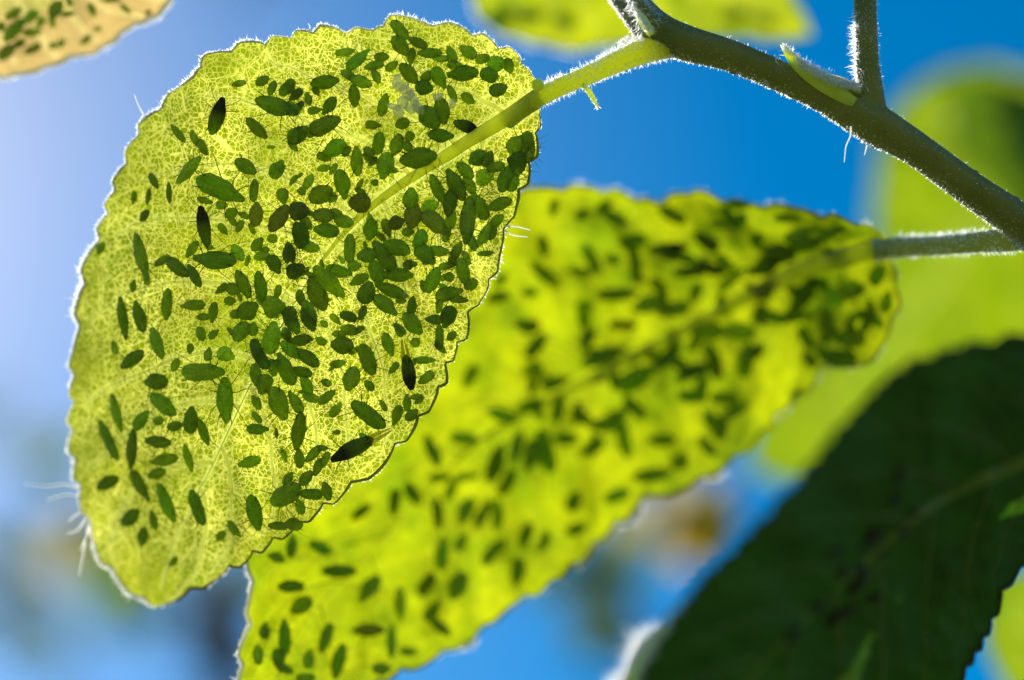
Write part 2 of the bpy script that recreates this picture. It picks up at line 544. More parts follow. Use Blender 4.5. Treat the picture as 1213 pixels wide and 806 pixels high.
class Leaf:
    def __init__(s, name, mid, left, right, depth, mat, parent=None, rows=150, half=34, tooth=4.0, period=32.0, quilt=0.03, nv=9, seed=0, wob=3.0, crinkle=1.0):
        dep = tps(depth)
        Mi, Lf, Rt = catmull(mid, rows), catmull(left, rows), catmull(right, rows)
        rr = random.Random(seed)
        def scallop(E, sgn):
            d = np.gradient(E, axis=0)
            nrm = np.stack([d[:, 1], -d[:, 0]], 1)
            nrm /= np.linalg.norm(nrm, axis=1)[:, None] + 1e-9
            out = E - Mi
            flip = np.sign((nrm * out).sum(1)); flip[flip == 0] = 1
            nrm *= flip[:, None]
            s_ = np.concatenate([[0], np.cumsum(np.linalg.norm(np.diff(E, axis=0), axis=1))])
            ph, t = [], 0.0
            for k, q in enumerate(s_):
                jit = 1 + 0.35 * math.sin(q * 0.021 + seed) + 0.2 * math.sin(q * 0.057 + 2 * seed)
                if k: t += (q - s_[k - 1]) / period * jit
                ph.append(t)
            ph = np.array(ph)
            fr = ph % 1.0
            sc = np.where(fr < 0.72, np.sqrt(np.maximum(fr / 0.72, 0)), 1 - (fr - 0.72) / 0.28) - 0.55
            w = np.array([mnoise.noise(Vector((q * 0.02, seed * 3.1 + sgn, 0))) for q in s_])
            fade = np.clip(np.minimum(s_, s_[-1] - s_) / 40.0, 0, 1)
            return E + nrm * ((sc * tooth + w * wob) * fade)[:, None]
        Lf, Rt = scallop(Lf, 1), scallop(Rt, 2)
        s.rows, s.half = rows, half
        cols = 2 * half + 1
        G = np.zeros((rows, cols, 2))
        vv = np.linspace(-1, 1, cols)
        vv = np.sign(vv) * (1 - (1 - np.abs(vv)) ** 1.25)      # finer near the margin
        for j, v in enumerate(vv):
            E = Lf if v < 0 else Rt
            G[:, j] = Mi + (E - Mi) * abs(v)
        D = dep(G.reshape(-1, 2)).reshape(rows, cols)
        uu = np.linspace(0, 1, rows)[:, None]
        av = np.abs(vv)[None]
        s.nv, s.sweep = nv, 0.13
        q = np.cos(2 * math.pi * nv * (uu - s.sweep * av ** 1.3)) * np.sin(np.clip(av, 0, 1) * math.pi) ** 0.8 * quilt
        D = D + q * np.clip(uu * 6, 0, 1) * np.clip((1 - uu) * 6, 0, 1)
        sc = D.mean() / 13.4
        V = []
        for i in range(rows):
            for j in range(cols):
                x, y, d = G[i, j, 0], G[i, j, 1], D[i, j]
                d += crinkle * (0.014 * mnoise.noise(Vector((x * 0.05, y * 0.05, seed))) + 0.04 * mnoise.noise(Vector((x * 0.014, y * 0.014, seed + 9))))
                V.append(P(x, y, d))
        F = [(i * cols + j, i * cols + j + 1, (i + 1) * cols + j + 1, (i + 1) * cols + j) for i in range(rows - 1) for j in range(cols - 1)]
        s.V, s.F, s.cols, s.vv, s.G, s.D = V, F, cols, vv, G, D
        s.obj = mesh_obj(name, V, F, mat, parent)
        me = s.obj.data
        uvl = me.uv_layers.new(name='leaf_cm')
        li = np.zeros(len(me.loops), dtype=np.int32)
        me.loops.foreach_get('vertex_index', li)
        flat = G.reshape(-1, 2)[li] * (sc / 151.0)
        uvl.data.foreach_set('uv', flat.astype(np.float32).ravel())
        at = me.attributes.new('rim', 'FLOAT', 'POINT')
        at.data.foreach_set('value', np.repeat(np.abs(vv)[None], rows, 0).astype(np.float32).ravel())
        s.bvh = BVHTree.FromPolygons(V, F)
        s.parent = parent
    def at(s, u, v):
        i = min(max(u, 0), 1) * (s.rows - 1)
        j = float(np.interp(v, s.vv, np.arange(s.cols)))
        i0, j0 = min(int(i), s.rows - 2), min(int(j), s.cols - 2)
        a, b = i - i0, j - j0
        g = lambda r, c: s.V[r * s.cols + c]
        return g(i0, j0) * (1 - a) * (1 - b) + g(i0 + 1, j0) * a * (1 - b) + g(i0, j0 + 1) * (1 - a) * b + g(i0 + 1, j0 + 1) * a * b
    def normal(s, u, v):
        e = 0.01
        a = s.at(u + e, v) - s.at(u - e, v)
        b = s.at(u, min(v + e, 1)) - s.at(u, max(v - e, -1))
        n = a.cross(b).normalized()
        p = s.at(u, v)
        return n if n.dot(CAM - p) > 0 else -n
    def edge(s, side):
        c = 0 if side < 0 else s.cols - 1
        return [s.V[i * s.cols + c] for i in range(s.rows)]
    def hit(s, px, py):
        d = (P(px, py, 10) - CAM).normalized()
        loc, nor, idx, dist = s.bvh.ray_cast(CAM, d)
        if loc is None:
            return None
        if nor.dot(d) > 0: nor = -nor
        r, c = divmod(idx, s.cols - 1)
        return loc, nor, r / (s.rows - 1), float(s.vv[c])
    # ---- parts
    def mark_rib(s, path, rad, gain=1.0):
        """the blade under a rib is pale: note it in the 'rib' attribute"""
        if not hasattr(s, 'ribmask'):
            s.ribmask = np.zeros(len(s.V)); s.Va = np.array([tuple(v) for v in s.V])
        P0 = np.array([tuple(p) for p in path]); r = np.array(rad)
        lo = P0.min(0) - 0.3; hi = P0.max(0) + 0.3
        sel = np.where(((s.Va > lo) & (s.Va < hi)).all(1))[0]
        A, B = P0[:-1], P0[1:]
        AB = B - A
        X = s.Va[sel]
        t = np.clip(((X[:, None] - A[None]) * AB[None]).sum(-1) / ((AB ** 2).sum(-1)[None] + 1e-12), 0, 1)
        d = np.linalg.norm(X[:, None] - (A[None] + AB[None] * t[..., None]), axis=-1)
        rr = r[:-1][None] * (1 - t) + r[1:][None] * t
        m = np.clip(1.5 - d / (rr + 0.006), 0, 1).max(1) * gain
        s.ribmask[sel] = np.maximum(s.ribmask[sel], m)
    def store_ribs(s):
        at = s.obj.data.attributes.new('rib', 'FLOAT', 'POINT')
        at.data.foreach_set('value', s.ribmask.astype(np.float32))
    def midrib(s, r0, r1, mat, u0=0.0, u1=0.97, fade=1.45):
        n = 90
        path, rad, nrm = [], [], []
        for k in range(n):
            t = k / (n - 1)
            u = u0 + (u1 - u0) * t
            path.append(s.at(u, 0)); nrm.append(s.normal(min(max(u, .02), .98), 0))
            rad.append(r0 * max(0.0, 1 - t * fade) ** 1.1 + r1 * (1 - 0.5 * t))
        s.mark_rib(path, rad)
        return mesh_obj('midrib', *ridge_geo(path, nrm, rad, 9), mat, s.obj)
    def veins(s, n, r0, mat, u0=0.06, u1=0.86, sweep=0.2):
        for side in (-1, 1):
            for k in range(n):
                ub = u0 + (u1 - u0) * (k + 0.5 * (side > 0)) / n + rnd.uniform(-.012, .012)
                path, rad, nrm = [], [], []
                m = 26
                wob = rnd.uniform(0, 6)
                reach = rnd.uniform(0.84, 0.95)
                for q in range(m):
                    t = q / (m - 1)
                    v = t * reach
                    u = ub + sweep * v ** 1.4 + 0.009 * math.sin(t * 7 + wob) * t
                    if u > 0.985: break
                    path.append(s.at(u, side * v)); nrm.append(s.normal(u, side * v))
                    rad.append(r0 * (1 - 0.8 * t))
                if len(path) > 4:
                    s.mark_rib(path, rad, 0.8)
                    mesh_obj('vein', *ridge_geo(path, nrm, rad, 5), mat, s.obj)
        s.store_ribs()
    def rim(s, r, mat, side, u0=0.0, u1=1.0):
        path = s.edge(side)[max(1, int(u0 * s.rows)):min(s.rows - 1, int(u1 * s.rows) + 1)]
        rad = [r * (1 + 0.7 * mnoise.noise(p * 4.0)) * min(1, 0.3 + k / 12, 0.3 + (len(path) - 1 - k) / 12) for k, p in enumerate(path)]
        return mesh_obj('leaf_margin', *tube_geo(path, rad, 7), mat, s.obj)
    def fringe(s, side, n, length, radius, u0=0.0, u1=1.0, clump=0.0, spread=0.7):
        E = s.edge(side)
        items = []
        c = 0 if side < 0 else s.cols - 1
        ci = 4 if side < 0 else s.cols - 5
        for k in range(n):
            t = rnd.uniform(u0, u1)
            if clump and mnoise.noise(Vector((t * 30, s.D[0, 0], side))) < clump - rnd.random() * 0.5: continue
            f = t * (s.rows - 2)
            i = int(f); a = f - i
            p = E[i].lerp(E[i + 1], a)
            o = (p - s.V[i * s.cols + ci]).normalized()
            tan = (E[i + 1] - E[i]).normalized()
            n_ = o.cross(tan)
            d = o * rnd.uniform(0.5, 1) + tan * rnd.gauss(0, spread * 0.7) + n_ * rnd.gauss(0, spread)
            L = length * rnd.uniform(0.3, 1.0) * (1 + 0.8 * mnoise.noise(p * 3.0)) * (1.8 if rnd.random() < 0.04 else 1)
            items.append((p, d, L, radius * rnd.uniform(0.7, 1.2), rand_dir() * 0.35))
        o = mesh_obj('hair_fringe', *hair_geo(items), M['hair'], s.obj)
        tag(o, kind='stuff')
        return o

# the twig that carries the two aphid-covered leaves
twig = empty('leafy_twig', (0, 0, 0))
tag(twig, 'hairy olive green twig carrying two sunlit leaves crowded with aphids', 'twig')

# ---- front leaf
L1 = Leaf('leaf',
    mid=[(640, 114), (600, 140), (540, 177), (440, 245), (375, 318), (310, 430), (250, 555), (205, 650), (184, 720)],
    left=[(640, 100), (628, 88), (612, 66), (575, 45), (520, 28), (470, 22), (446, 30), (438, 36), (372, 36), (330, 45), (285, 55), (240, 72), (228, 92), (205, 112), (172, 142), (152, 180),
          (133, 225), (118, 275), (100, 320), (92, 380), (84, 450), (84, 510), (92, 575), (110, 636), (126, 668), (152, 697), (184, 720)],
    right=[(640, 128), (637, 155), (632, 190), (618, 225), (605, 258), (592, 300), (580, 335), (562, 362), (552, 395), (532, 430), (522, 460), (495, 500), (470, 530), (440, 558), (405, 585), (378, 605),
           (340, 632), (296, 660), (252, 687), (214, 707), (184, 720)],
    depth=[(640, 115, 13.4), (540, 90, 13.42), (460, 25, 13.5), (400, 250, 13.52), (600, 260, 13.35), (560, 370, 13.3), (490, 500, 13.3), (430, 400, 13.45), (300, 250, 13.4), (250, 90, 13.5),
           (165, 150, 13.7), (110, 300, 13.95), (85, 450, 14.1), (95, 570, 14.2), (184, 716, 14.3), (250, 500, 13.55), (250, 640, 13.85), (380, 600, 13.45), (330, 400, 13.42), (200, 400, 13.6), (145, 350, 13.75)],
    mat=M['leaf_front'], parent=twig, rows=260, half=44, tooth=9, period=42, quilt=0.03, nv=9, seed=1)
tag(L1.obj, 'translucent yellow-green leaf with net veins, thick with sharp dark aphids')
L1.midrib(0.066, 0.008, M['midrib_front'], fade=2.0)
L1.veins(9, 0.019, M['vein'])
L1.rim(0.007, M['rim_sunlit'], -1)
L1.rim(0.010, M['rim'], 1)
L1.fringe(-1, 9500, 0.036, 0.0040, u0=0.22, clump=0.12)
L1.fringe(-1, 1100, 0.030, 0.0028, u1=0.22)
L1.fringe(1, 1500, 0.030, 0.0028, clump=0.15)

# ---- second leaf
L2 = Leaf('leaf',
    mid=[(1050, 291), (1000, 304), (940, 324), (832, 380), (700, 450), (580, 514), (511, 577), (430, 665), (359, 740), (325, 820), (318, 905)],
    left=[(1050, 280), (1030, 270), (985, 258), (950, 250), (900, 243), (860, 238), (812, 228), (770, 238), (700, 221), (640, 226), (600, 240), (575, 300), (545, 390), (480, 490), (400, 575), (330, 622), (297, 662), (297, 720), (284, 800), (292, 870), (318, 905)],
    right=[(1052, 300), (1062, 325), (1064, 360), (1050, 395), (1030, 425), (1012, 438), (985, 432), (945, 470), (905, 510), (868, 545), (820, 572), (768, 590), (738, 615), (700, 650), (655, 690), (600, 722), (555, 758), (505, 785), (450, 808), (380, 870), (318, 905)],
    depth=[(1050, 291, 14.3), (1060, 370, 14.8), (1012, 438, 15.1), (940, 330, 15.1), (800, 230, 15.1), (620, 225, 15.3), (700, 450, 15.6), (870, 545, 15.4), (600, 720, 15.3), (560, 560, 15.4), (400, 650, 14.8),
           (297, 662, 14.0), (285, 806, 14.0), (318, 900, 14.1), (450, 806, 14.6)],
    mat=M['leaf_second'], parent=twig, rows=200, half=36, tooth=8, period=44, quilt=0.06, nv=9, seed=2, crinkle=3.0)
tag(L2.obj, 'soft-focus lime leaf behind, hanging on a grey hairy stalk, spotted with aphids')
L2.midrib(0.085, 0.016, M['midrib_dim'])
L2.veins(8, 0.015, M['midrib_dim'])
L2.rim(0.014, M['rim'], 1)
L2.rim(0.014, M['rim'], -1, u1=0.74)
L2.rim(0.016, M['rim_sunlit'], -1, u0=0.74)
L2.fringe(1, 700, 0.08, 0.005, u0=0.365, u1=0.385)
L2.fringe(1, 900, 0.09, 0.005, u0=0.47, u1=0.50)
L2.fringe(1, 500, 0.06, 0.005, u0=0.72, u1=0.735)
L2.fringe(-1, 2000, 0.05, 0.0028, clump=0.1)
L2.fringe(1, 900, 0.05, 0.0028, clump=0.3)
L2.fringe(-1, 2600, 0.025, 0.003, u0=0.78, u1=0.96)

# ---- stem, side stem, petioles
def path3(pts, n):
    q = catmull([tuple(P(*p[:3])) + (p[3],) for p in pts], n)
    return [Vector(a[:3]) for a in q], [a[3] for a in q]

def remeshed(name, geos, mat, parent, voxel, smooth=6):
    o = mesh_obj(name, *merge(geos), mat, parent)
    m = o.modifiers.new('remesh', 'REMESH')
    m.mode = 'VOXEL'; m.voxel_size = voxel; m.use_smooth_shade = True
    s = o.modifiers.new('smooth', 'SMOOTH')
    s.iterations = smooth; s.factor = 0.5
    return o

stem_a = path3([(640, -190, 14.4, .10), (700, -60, 13.9, .115), (738, -8, 13.6, .13), (775, 34, 13.45, .15), (815, 52, 13.42, .142), (870, 68, 13.4, .125), (960, 107, 13.4, .122), (1000, 128, 13.4, .138), (1035, 147, 13.4, .162), (1058, 160, 13.4, .150), (1090, 180, 13.4, .135), (1150, 224, 13.42, .137),
                (1205, 262, 13.45, .15), (1260, 305, 13.5, .155), (1400, 400, 13.8, .17), (1600, 560, 14.5, .20)], 120)
stem_b = path3([(1036, 150, 13.4, .11), (1031, 118, 13.42, .115), (1027, 75, 13.45, .098), (1025, 20, 13.5, .092), (1022, -60, 13.6, .095), (1010, -220, 13.9, .10)], 50)
spur = path3([(742, -20, 13.25, .05), (758, 8, 13.3, .055), (772, 30, 13.38, .09)], 16)
stem = remeshed('stem', [tube_geo(*stem_a, 14), tube_geo(*stem_b, 14), tube_geo(*spur, 10)], M['stem'], twig, 0.018, 8)
# corky specks on the bark
lr = random.Random(9)
geos = []
for k in range(60):
    i = lr.randrange(18, 88)
    p, r_ = stem_a[0][i], stem_a[1][i]
    t = (stem_a[0][i + 1] - p).normalized()
    x = t.orthogonal().normalized(); y = t.cross(x)
    an = lr.uniform(0, 6.2832)
    n_ = x * math.cos(an) + y * math.sin(an)
    L_ = lr.uniform(0.012, 0.035)
    zs = np.linspace(-1, 1, 6)
    geos.append(tube_geo([p + n_ * r_ * 0.97 + t * (z * L_) for z in zs], [0.010 * math.sqrt(max(0.05, 1 - z * z)) for z in zs], 6))
tag(mesh_obj('bark_specks', *merge(geos), M['bark_speck'], twig), kind='stuff')
# the woody base, out of the picture, down to the soil
e0 = P(1590, 552, 14.46)
base_pts = [(*e0, .2), (*(e0 + Vector((6, 2, -8))), .26), (*(e0 + Vector((14, 5, -40))), .5), (*(e0 + Vector((17, 6, -90))), .8), (e0.x + 18, e0.y + 6, -0.5, 1.1)]
q = catmull(base_pts, 60)
mesh_obj('woody_stem', *tube_geo([Vector(a[:3]) for a in q], [a[3] for a in q], 10), M['bark'], twig)

pet1 = path3([(800, 50, 13.43, .115), (770, 58, 13.42, .105), (735, 72, 13.41, .086), (690, 92, 13.40, .072), (655, 107, 13.39, .072), (632, 120, 13.415, .070), (612, 133, 13.475, .058), (590, 147, 13.56, .042)], 60)
mesh_obj('petiole', *tube_geo(*pet1, 14), M['petiole'], L1.obj)
pet2 = path3([(1222, 276, 13.55, .125), (1195, 283, 13.62, .105), (1160, 287, 13.75, .084), (1110, 291, 13.98, .080), (1065, 293, 14.15, .082), (1035, 296, 14.22, .08)], 40)
mesh_obj('petiole', *tube_geo(*pet2, 14), M['petiole_grey'], L2.obj)

def fuzz(pathrad, n, length, radius, parent, t0=0.0, t1=1.0, bias=None):
    path, rad = pathrad
    items = []
    m = len(path)
    for k in range(n):
        f = (t0 + (t1 - t0) * rnd.random()) * (m - 1.001)
        i = int(f); a = f - i
        c = path[i].lerp(path[i + 1], a); r = rad[i] * (1 - a) + rad[i + 1] * a
        t = (path[i + 1] - path[i]).normalized()
        x = t.orthogonal().normalized(); y = t.cross(x)
        an = rnd.uniform(0, 6.2832)
        nrm = x * math.cos(an) + y * math.sin(an)
        if bias is not None and nrm.dot(bias) < rnd.uniform(-0.3, 1.0): continue
        if mnoise.noise(c * 3.5 + nrm) < rnd.uniform(-0.9, 0.25): continue
        d = nrm + t * rnd.gauss(0, 0.55) + rand_dir() * 0.3
        items.append((c + nrm * r * 0.93, d, length * rnd.uniform(0.4, 1.3) + r * 0.07, radius * rnd.uniform(.7, 1.2), rand_dir() * 0.4))
    o = mesh_obj('stem_hair', *hair_geo(items), M['hair'], parent)
    return tag(o, kind='stuff')
fuzz(stem_a, 3200, 0.018, 0.0022, twig, 0.08, 0.72)
fuzz(stem_a, 6500, 0.013, 0.0028, twig, 0.15, 0.62, bias=(-UP - RIGHT * 0.5).normalized())
fuzz(stem_b, 1700, 0.021, 0.0022, twig, 0.1, 0.7)
fuzz(stem_b, 1300, 0.055, 0.0024, twig, 0.06, 0.34, bias=-RIGHT)
fuzz(spur, 900, 0.06, 0.0024, twig, 0, 1)
fuzz(pet1, 3000, 0.030, 0.0023, L1.obj, 0.0, 0.74)
fuzz(pet1, 1500, 0.05, 0.0023, L1.obj, 0.2, 0.75, bias=UP)
fuzz(pet2, 2600, 0.036, 0.0026, L2.obj)
fuzz(pet2, 1200, 0.05, 0.0026, L2.obj, 0.1, 0.9, bias=UP)

# axillary bud scale in the fork: a folded pointed leaflet
def lance(name, pts, w, fold, mat, parent, depth_side):
    path = catmull([tuple(P(*p)) for p in pts], 26)
    V, F = [], []
    n = len(path)
    for i in range(n):
        t = i / (n - 1)
        p = Vector(path[i])
        tan = Vector(path[min(i + 1, n - 1)]) - Vector(path[max(i - 1, 0)])
        side = tan.cross(VIEW).normalized()
        ww = w * (math.sin(math.pi * (0.18 + 0.82 * t)) ** 0.8 + 0.02)
        row = []
        for s_ in (-1, -0.6, -0.2, 0.2, 0.6, 1):
            row.append(p + side * s_ * ww - VIEW * (fold * (1 - s_ * s_)) * ww)
        for s_ in (0.8, 0.4, 0, -0.4, -0.8):
            row.append(p + side * s_ * ww * 0.96 - VIEW * (fold * (1 - s_ * s_) * ww - 0.02))
        V += row
    c = 11
    for i in range(n - 1):
        for k in range(c):
            F.append((i * c + k, i * c + (k + 1) % c, (i + 1) * c + (k + 1) % c, (i + 1) * c + k))
    F.append(tuple(range(c))); F.append(tuple((n - 1) * c + k for k in range(c)))
    return mesh_obj(name, V, F, mat, parent)
bud_pts = [(1012, 122, 13.27), (990, 108, 13.26), (962, 90, 13.26), (940, 72, 13.28), (925, 53, 13.3)]
bud = lance('bud_scale', bud_pts, 0.066, 0.5, M['bud'], twig, 0)
bud2_pts = [(1020, 112, 13.34), (1000, 101, 13.33), (978, 93, 13.33), (955, 82, 13.34)]
bud2 = lance('bud_scale', bud2_pts, 0.05, 0.8, M['petiole_grey'], twig, 0)
def edge_fuzz(pts, n, spread, length, parent, rad=0.0023):
    path = [Vector(a) for a in catmull([tuple(P(*p)) for p in pts], 30)]
    items = []
    for k in range(n):
        i = rnd.randrange(29)
        p = path[i].lerp(path[i + 1], rnd.random()) + rand_dir() * spread
        items.append((p, rand_dir() + UP * 0.6, length * rnd.uniform(.4, 1.3), rad, rand_dir() * 0.4))
    return tag(mesh_obj('bud_hair', *hair_geo(items), M['hair'], parent), kind='stuff')
edge_fuzz([(1015, 103, 13.26), (992, 99, 13.22), (966, 86, 13.2), (945, 74, 13.25)], 1700, 0.026, 0.045, twig)
edge_fuzz([(958, 83, 13.26), (940, 66, 13.26), (927, 54, 13.28)], 600, 0.02, 0.03, twig)
# small tufts of stipule hair on the leaf stalk and in the upper fork
stip = lance('stipule', [(690, 100, 13.34), (697, 108, 13.33), (703, 118, 13.33), (709, 129, 13.34)], 0.022, 0.6, M['bud'], L1.obj, 0)
edge_fuzz([(690, 101, 13.33), (698, 110, 13.32), (709, 129, 13.33)], 160, 0.014, 0.03, L1.obj)
stip2 = lance('stipule', [(772, 42, 13.25), (765, 30, 13.24), (757, 18, 13.25), (750, 8, 13.27)], 0.04, 0.6, M['bud'], twig, 0)
edge_fuzz([(772, 38, 13.22), (762, 26, 13.21), (750, 8, 13.24)], 500, 0.022, 0.04, twig)
edge_fuzz([(762, 48, 13.25), (748, 46, 13.27), (735, 52, 13.3)], 220, 0.016, 0.04, L1.obj)

# a little green gland where stalk meets blade
gl = P(637, 101, 13.33)
V, F = tube_geo([gl + Vector((0, 0, z * 0.05)) for z in np.linspace(-1, 1, 9)], [0.05 * math.sqrt(max(0.02, 1 - z * z)) for z in np.linspace(-1, 1, 9)], 12)
mesh_obj('gland', V, F, M['bud'], L1.obj)

# single long hairs and threads
def thread(pts, r, parent, name='long_hair'):
    path, rad = path3([(*p, r) for p in pts], 18)
    for k in range(len(rad)): rad[k] *= 1 - 0.6 * k / 17
    return mesh_obj(name, *tube_geo(path, rad, 5), M['hair'], parent)
thread([(1008, 150, 13.25), (1007, 162, 13.24), (1002, 174, 13.25), (1000, 193, 13.26)], 0.0065, twig)
thread([(1027, 172, 13.3), (1024, 184, 13.3)], 0.007, twig)
thread([(924, 78, 13.3), (919, 72, 13.3), (922, 66, 13.3), (930, 66, 13.3)], 0.007, twig)
for pts in ([(598, 268, 13.3), (612, 269, 13.28), (629, 273, 13.27)], [(597, 273, 13.3), (608, 279, 13.28), (626, 281, 13.27)], [(622, 224, 13.33), (627, 219, 13.32), (632, 215, 13.3)],
            [(173, 141, 13.68), (165, 127, 13.68), (159, 112, 13.68)], [(612, 76, 13.4), (617, 72, 13.4), (622, 70, 13.4)], [(632, 150, 13.36), (637, 149, 13.36), (640, 154, 13.36)],
            [(367, 38, 13.4), (367, 32, 13.4), (365, 28, 13.4)]):
    thread(pts, 0.0075, L1.obj)
for pts in ([(95, 580, 14.15), (78, 574, 14.2), (55, 576, 14.3), (30, 573, 14.4)], [(98, 592, 14.15), (80, 586, 14.25), (56, 592, 14.3)], [(105, 622, 14.15), (100, 650, 14.2), (94, 682, 14.2)],
            [(100, 605, 14.15), (88, 612, 14.2), (82, 618, 14.2)], [(108, 625, 14.15), (100, 642, 14.2), (96, 652, 14.2)], [(104, 612, 14.15), (92, 628, 14.2), (80, 632, 14.2)]):
    thread(pts, rnd.uniform(0.007, 0.011), L1.obj)

# ---- the other leaves round about, each on its own shoot that leaves the picture
def shoot_leaf(name, label, leaf_args, petiole, mid_r, mats, **kw):
    lf = Leaf(name, **leaf_args)
    tag(lf.obj, label, 'leaf', kw.get('group'))
    lf.midrib(mid_r[0], mid_r[1], mats[0])
    lf.veins(kw.get('nveins', 8), mid_r[1] * 1.3, M[kw['vein_mat']] if 'vein_mat' in kw else mats[0])
    for sd in (-1, 1): lf.rim(kw.get('rim_r', 0.018), mats[1], sd)
    p = path3(petiole, 30)
    mesh_obj('petiole', *tube_geo(*p, 10), mats[0], lf.obj)
    return lf

LUL = shoot_leaf('leaf', 'yellowing leaf with browned margin and white hairy rim, beside the front leaf',
    dict(mid=[(-170, -80), (-60, -75), (60, -60), (150, -45), (222, -38)],
         left=[(-170, -70), (-140, 30), (-80, 82), (0, 91), (40, 83), (85, 66), (112, 60), (135, 46), (152, 34), (185, 20), (203, -2), (222, -38)],
         right=[(-170, -90), (-110, -190), (20, -230), (130, -180), (190, -110), (222, -38)],
         depth=[(-170, -80, 12.6), (0, 90, 12.35), (110, 60, 12.4), (200, 0, 12.5), (60, -60, 12.75), (20, -230, 12.9), (222, -38, 12.6)],
         mat=M['leaf_yellow'], rows=150, half=30, tooth=3, period=26, quilt=0.03, nv=7, seed=4),
    [(-140, -80, 12.62, .06), (-260, -90, 12.8, .07), (-420, -60, 13.2, .08)], (0.06, 0.014), (M['vein'], M['rim_sunlit']))
LUL.fringe(-1, 3400, 0.036, 0.0030)

LTOP = shoot_leaf('leaf', 'blurred bright lime leaf with pointed end behind the hairy stem fork',
    dict(mid=[(540, -110), (640, -70), (760, -35), (880, 5), (962, 42)],
         left=[(540, -95), (556, -40), (562, 5), (585, 34), (640, 50), (690, 58), (740, 52), (800, 44), (860, 44), (920, 47), (962, 42)],
         right=[(545, -125), (640, -200), (780, -190), (880, -110), (930, -20), (950, 15), (962, 42)],
         depth=[(540, -110, 17.0), (690, 55, 17.6), (562, 5, 17.2), (962, 42, 18.3), (780, -190, 18.4), (760, -35, 17.9)],
         mat=M['leaf_top'], rows=120, half=24, tooth=4, period=45, quilt=0.05, nv=7, seed=5),
    [(560, -105, 17.05, .06), (460, -140, 17.0, .07), (300, -240, 17.0, .08)], (0.07, 0.016), (M['midrib'], M['rim']))
LTOP.fringe(-1, 1800, 0.06, 0.004, u0=0.1, u1=0.55)

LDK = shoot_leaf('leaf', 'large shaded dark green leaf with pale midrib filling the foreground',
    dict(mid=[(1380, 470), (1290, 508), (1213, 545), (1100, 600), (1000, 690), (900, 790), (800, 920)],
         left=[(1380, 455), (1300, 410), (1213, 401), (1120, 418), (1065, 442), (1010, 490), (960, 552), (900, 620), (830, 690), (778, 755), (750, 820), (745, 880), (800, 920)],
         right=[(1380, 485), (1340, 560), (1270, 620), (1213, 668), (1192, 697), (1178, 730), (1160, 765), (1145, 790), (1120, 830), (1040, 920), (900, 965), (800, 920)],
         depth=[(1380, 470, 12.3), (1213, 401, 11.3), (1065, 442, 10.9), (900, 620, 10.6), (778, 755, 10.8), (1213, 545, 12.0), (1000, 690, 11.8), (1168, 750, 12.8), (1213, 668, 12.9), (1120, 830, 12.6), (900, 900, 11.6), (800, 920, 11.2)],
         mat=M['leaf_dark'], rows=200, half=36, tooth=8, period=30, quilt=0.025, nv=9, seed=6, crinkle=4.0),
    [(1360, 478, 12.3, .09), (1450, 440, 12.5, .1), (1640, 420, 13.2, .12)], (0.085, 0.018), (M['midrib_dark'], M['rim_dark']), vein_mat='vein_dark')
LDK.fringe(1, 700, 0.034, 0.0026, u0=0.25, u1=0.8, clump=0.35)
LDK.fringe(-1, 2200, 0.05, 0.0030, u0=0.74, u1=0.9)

LSH = shoot_leaf('leaf', 'green leaf added unseen behind the large dark leaf to shade it',  # added leaf, out of the camera's sight, to keep sun off the dark leaf
    dict(mid=[(990, 840), (1030, 745), (1070, 650), (1100, 565)],
         left=[(980, 850), (880, 800), (872, 735), (975, 600), (1100, 565)],
         right=[(1000, 845), (1090, 830), (1145, 740), (1165, 640), (1100, 565)],
         depth=[(990, 840, 13.7), (1100, 565, 13.7), (920, 760, 13.6), (1150, 700, 13.7)],
         mat=M['leaf_mature'], rows=70, half=16, tooth=4, period=40, quilt=0.03, nv=6, seed=12),
    [(992, 836, 13.7, .06), (960, 920, 13.9, .07), (980, 1100, 14.4, .08)], (0.06, 0.014), (M['midrib'], M['rim']), nveins=6)
LWT = shoot_leaf('leaf', 'small added leaf whose white hairs imitate a glint beside the shaded dark leaf',  # added leaf; its white wool stands in for a bright glint
    dict(mid=[(920, 940), (880, 870), (840, 805), (800, 748)],
         left=[(910, 945), (790, 900), (736, 832), (756, 786), (792, 744)],
         right=[(930, 930), (920, 850), (870, 790), (800, 748)],
         depth=[(920, 940, 17.5), (752, 832, 16.8), (800, 748, 17), (920, 850, 17.4)],
         mat=M['leaf_mature'], rows=80, half=16, tooth=4, period=30, quilt=0.03, nv=6, seed=14),
    [(918, 936, 17.5, .05), (950, 1010, 17.6, .06), (1000, 1150, 18, .07)], (0.05, 0.014), (M['midrib'], M['rim']), nveins=6, rim_r=0.02)
LWT.fringe(-1, 5000, 0.17, 0.008, u0=0.42, u1=0.74, spread=1.0)
LWT.fringe(-1, 3500, 0.17, 0.008, u0=0.78, u1=0.95, spread=1.0)
LBG = shoot_leaf('leaf', 'large out-of-focus green leaf far behind the twig fork',
    dict(mid=[(1420, 10), (1300, 110), (1180, 230), (1060, 390), (900, 565)],
         left=[(1420, 0), (1330, 60), (1250, 92), (1170, 75), (1105, 92), (1055, 140), (1036, 220), (1030, 310), (985, 400), (915, 475), (885, 535), (900, 565)],
         right=[(1430, 20), (1440, 160), (1400, 340), (1280, 470), (1120, 545), (980, 580), (900, 565)],
         depth=[(1420, 10, 27), (1036, 220, 28), (1170, 75, 27), (1180, 230, 29), (900, 565, 27), (1400, 340, 31), (1120, 545, 29)],
         mat=M['leaf_far'], rows=90, half=20, tooth=4, period=50, quilt=0.15, nv=7, seed=7),
    [(1400, 20, 27, .12), (1520, -60, 27, .14), (1750, -200, 28, .2)], (0.15, 0.03), (M['midrib'], M['rim']), nveins=7, rim_r=0.03)
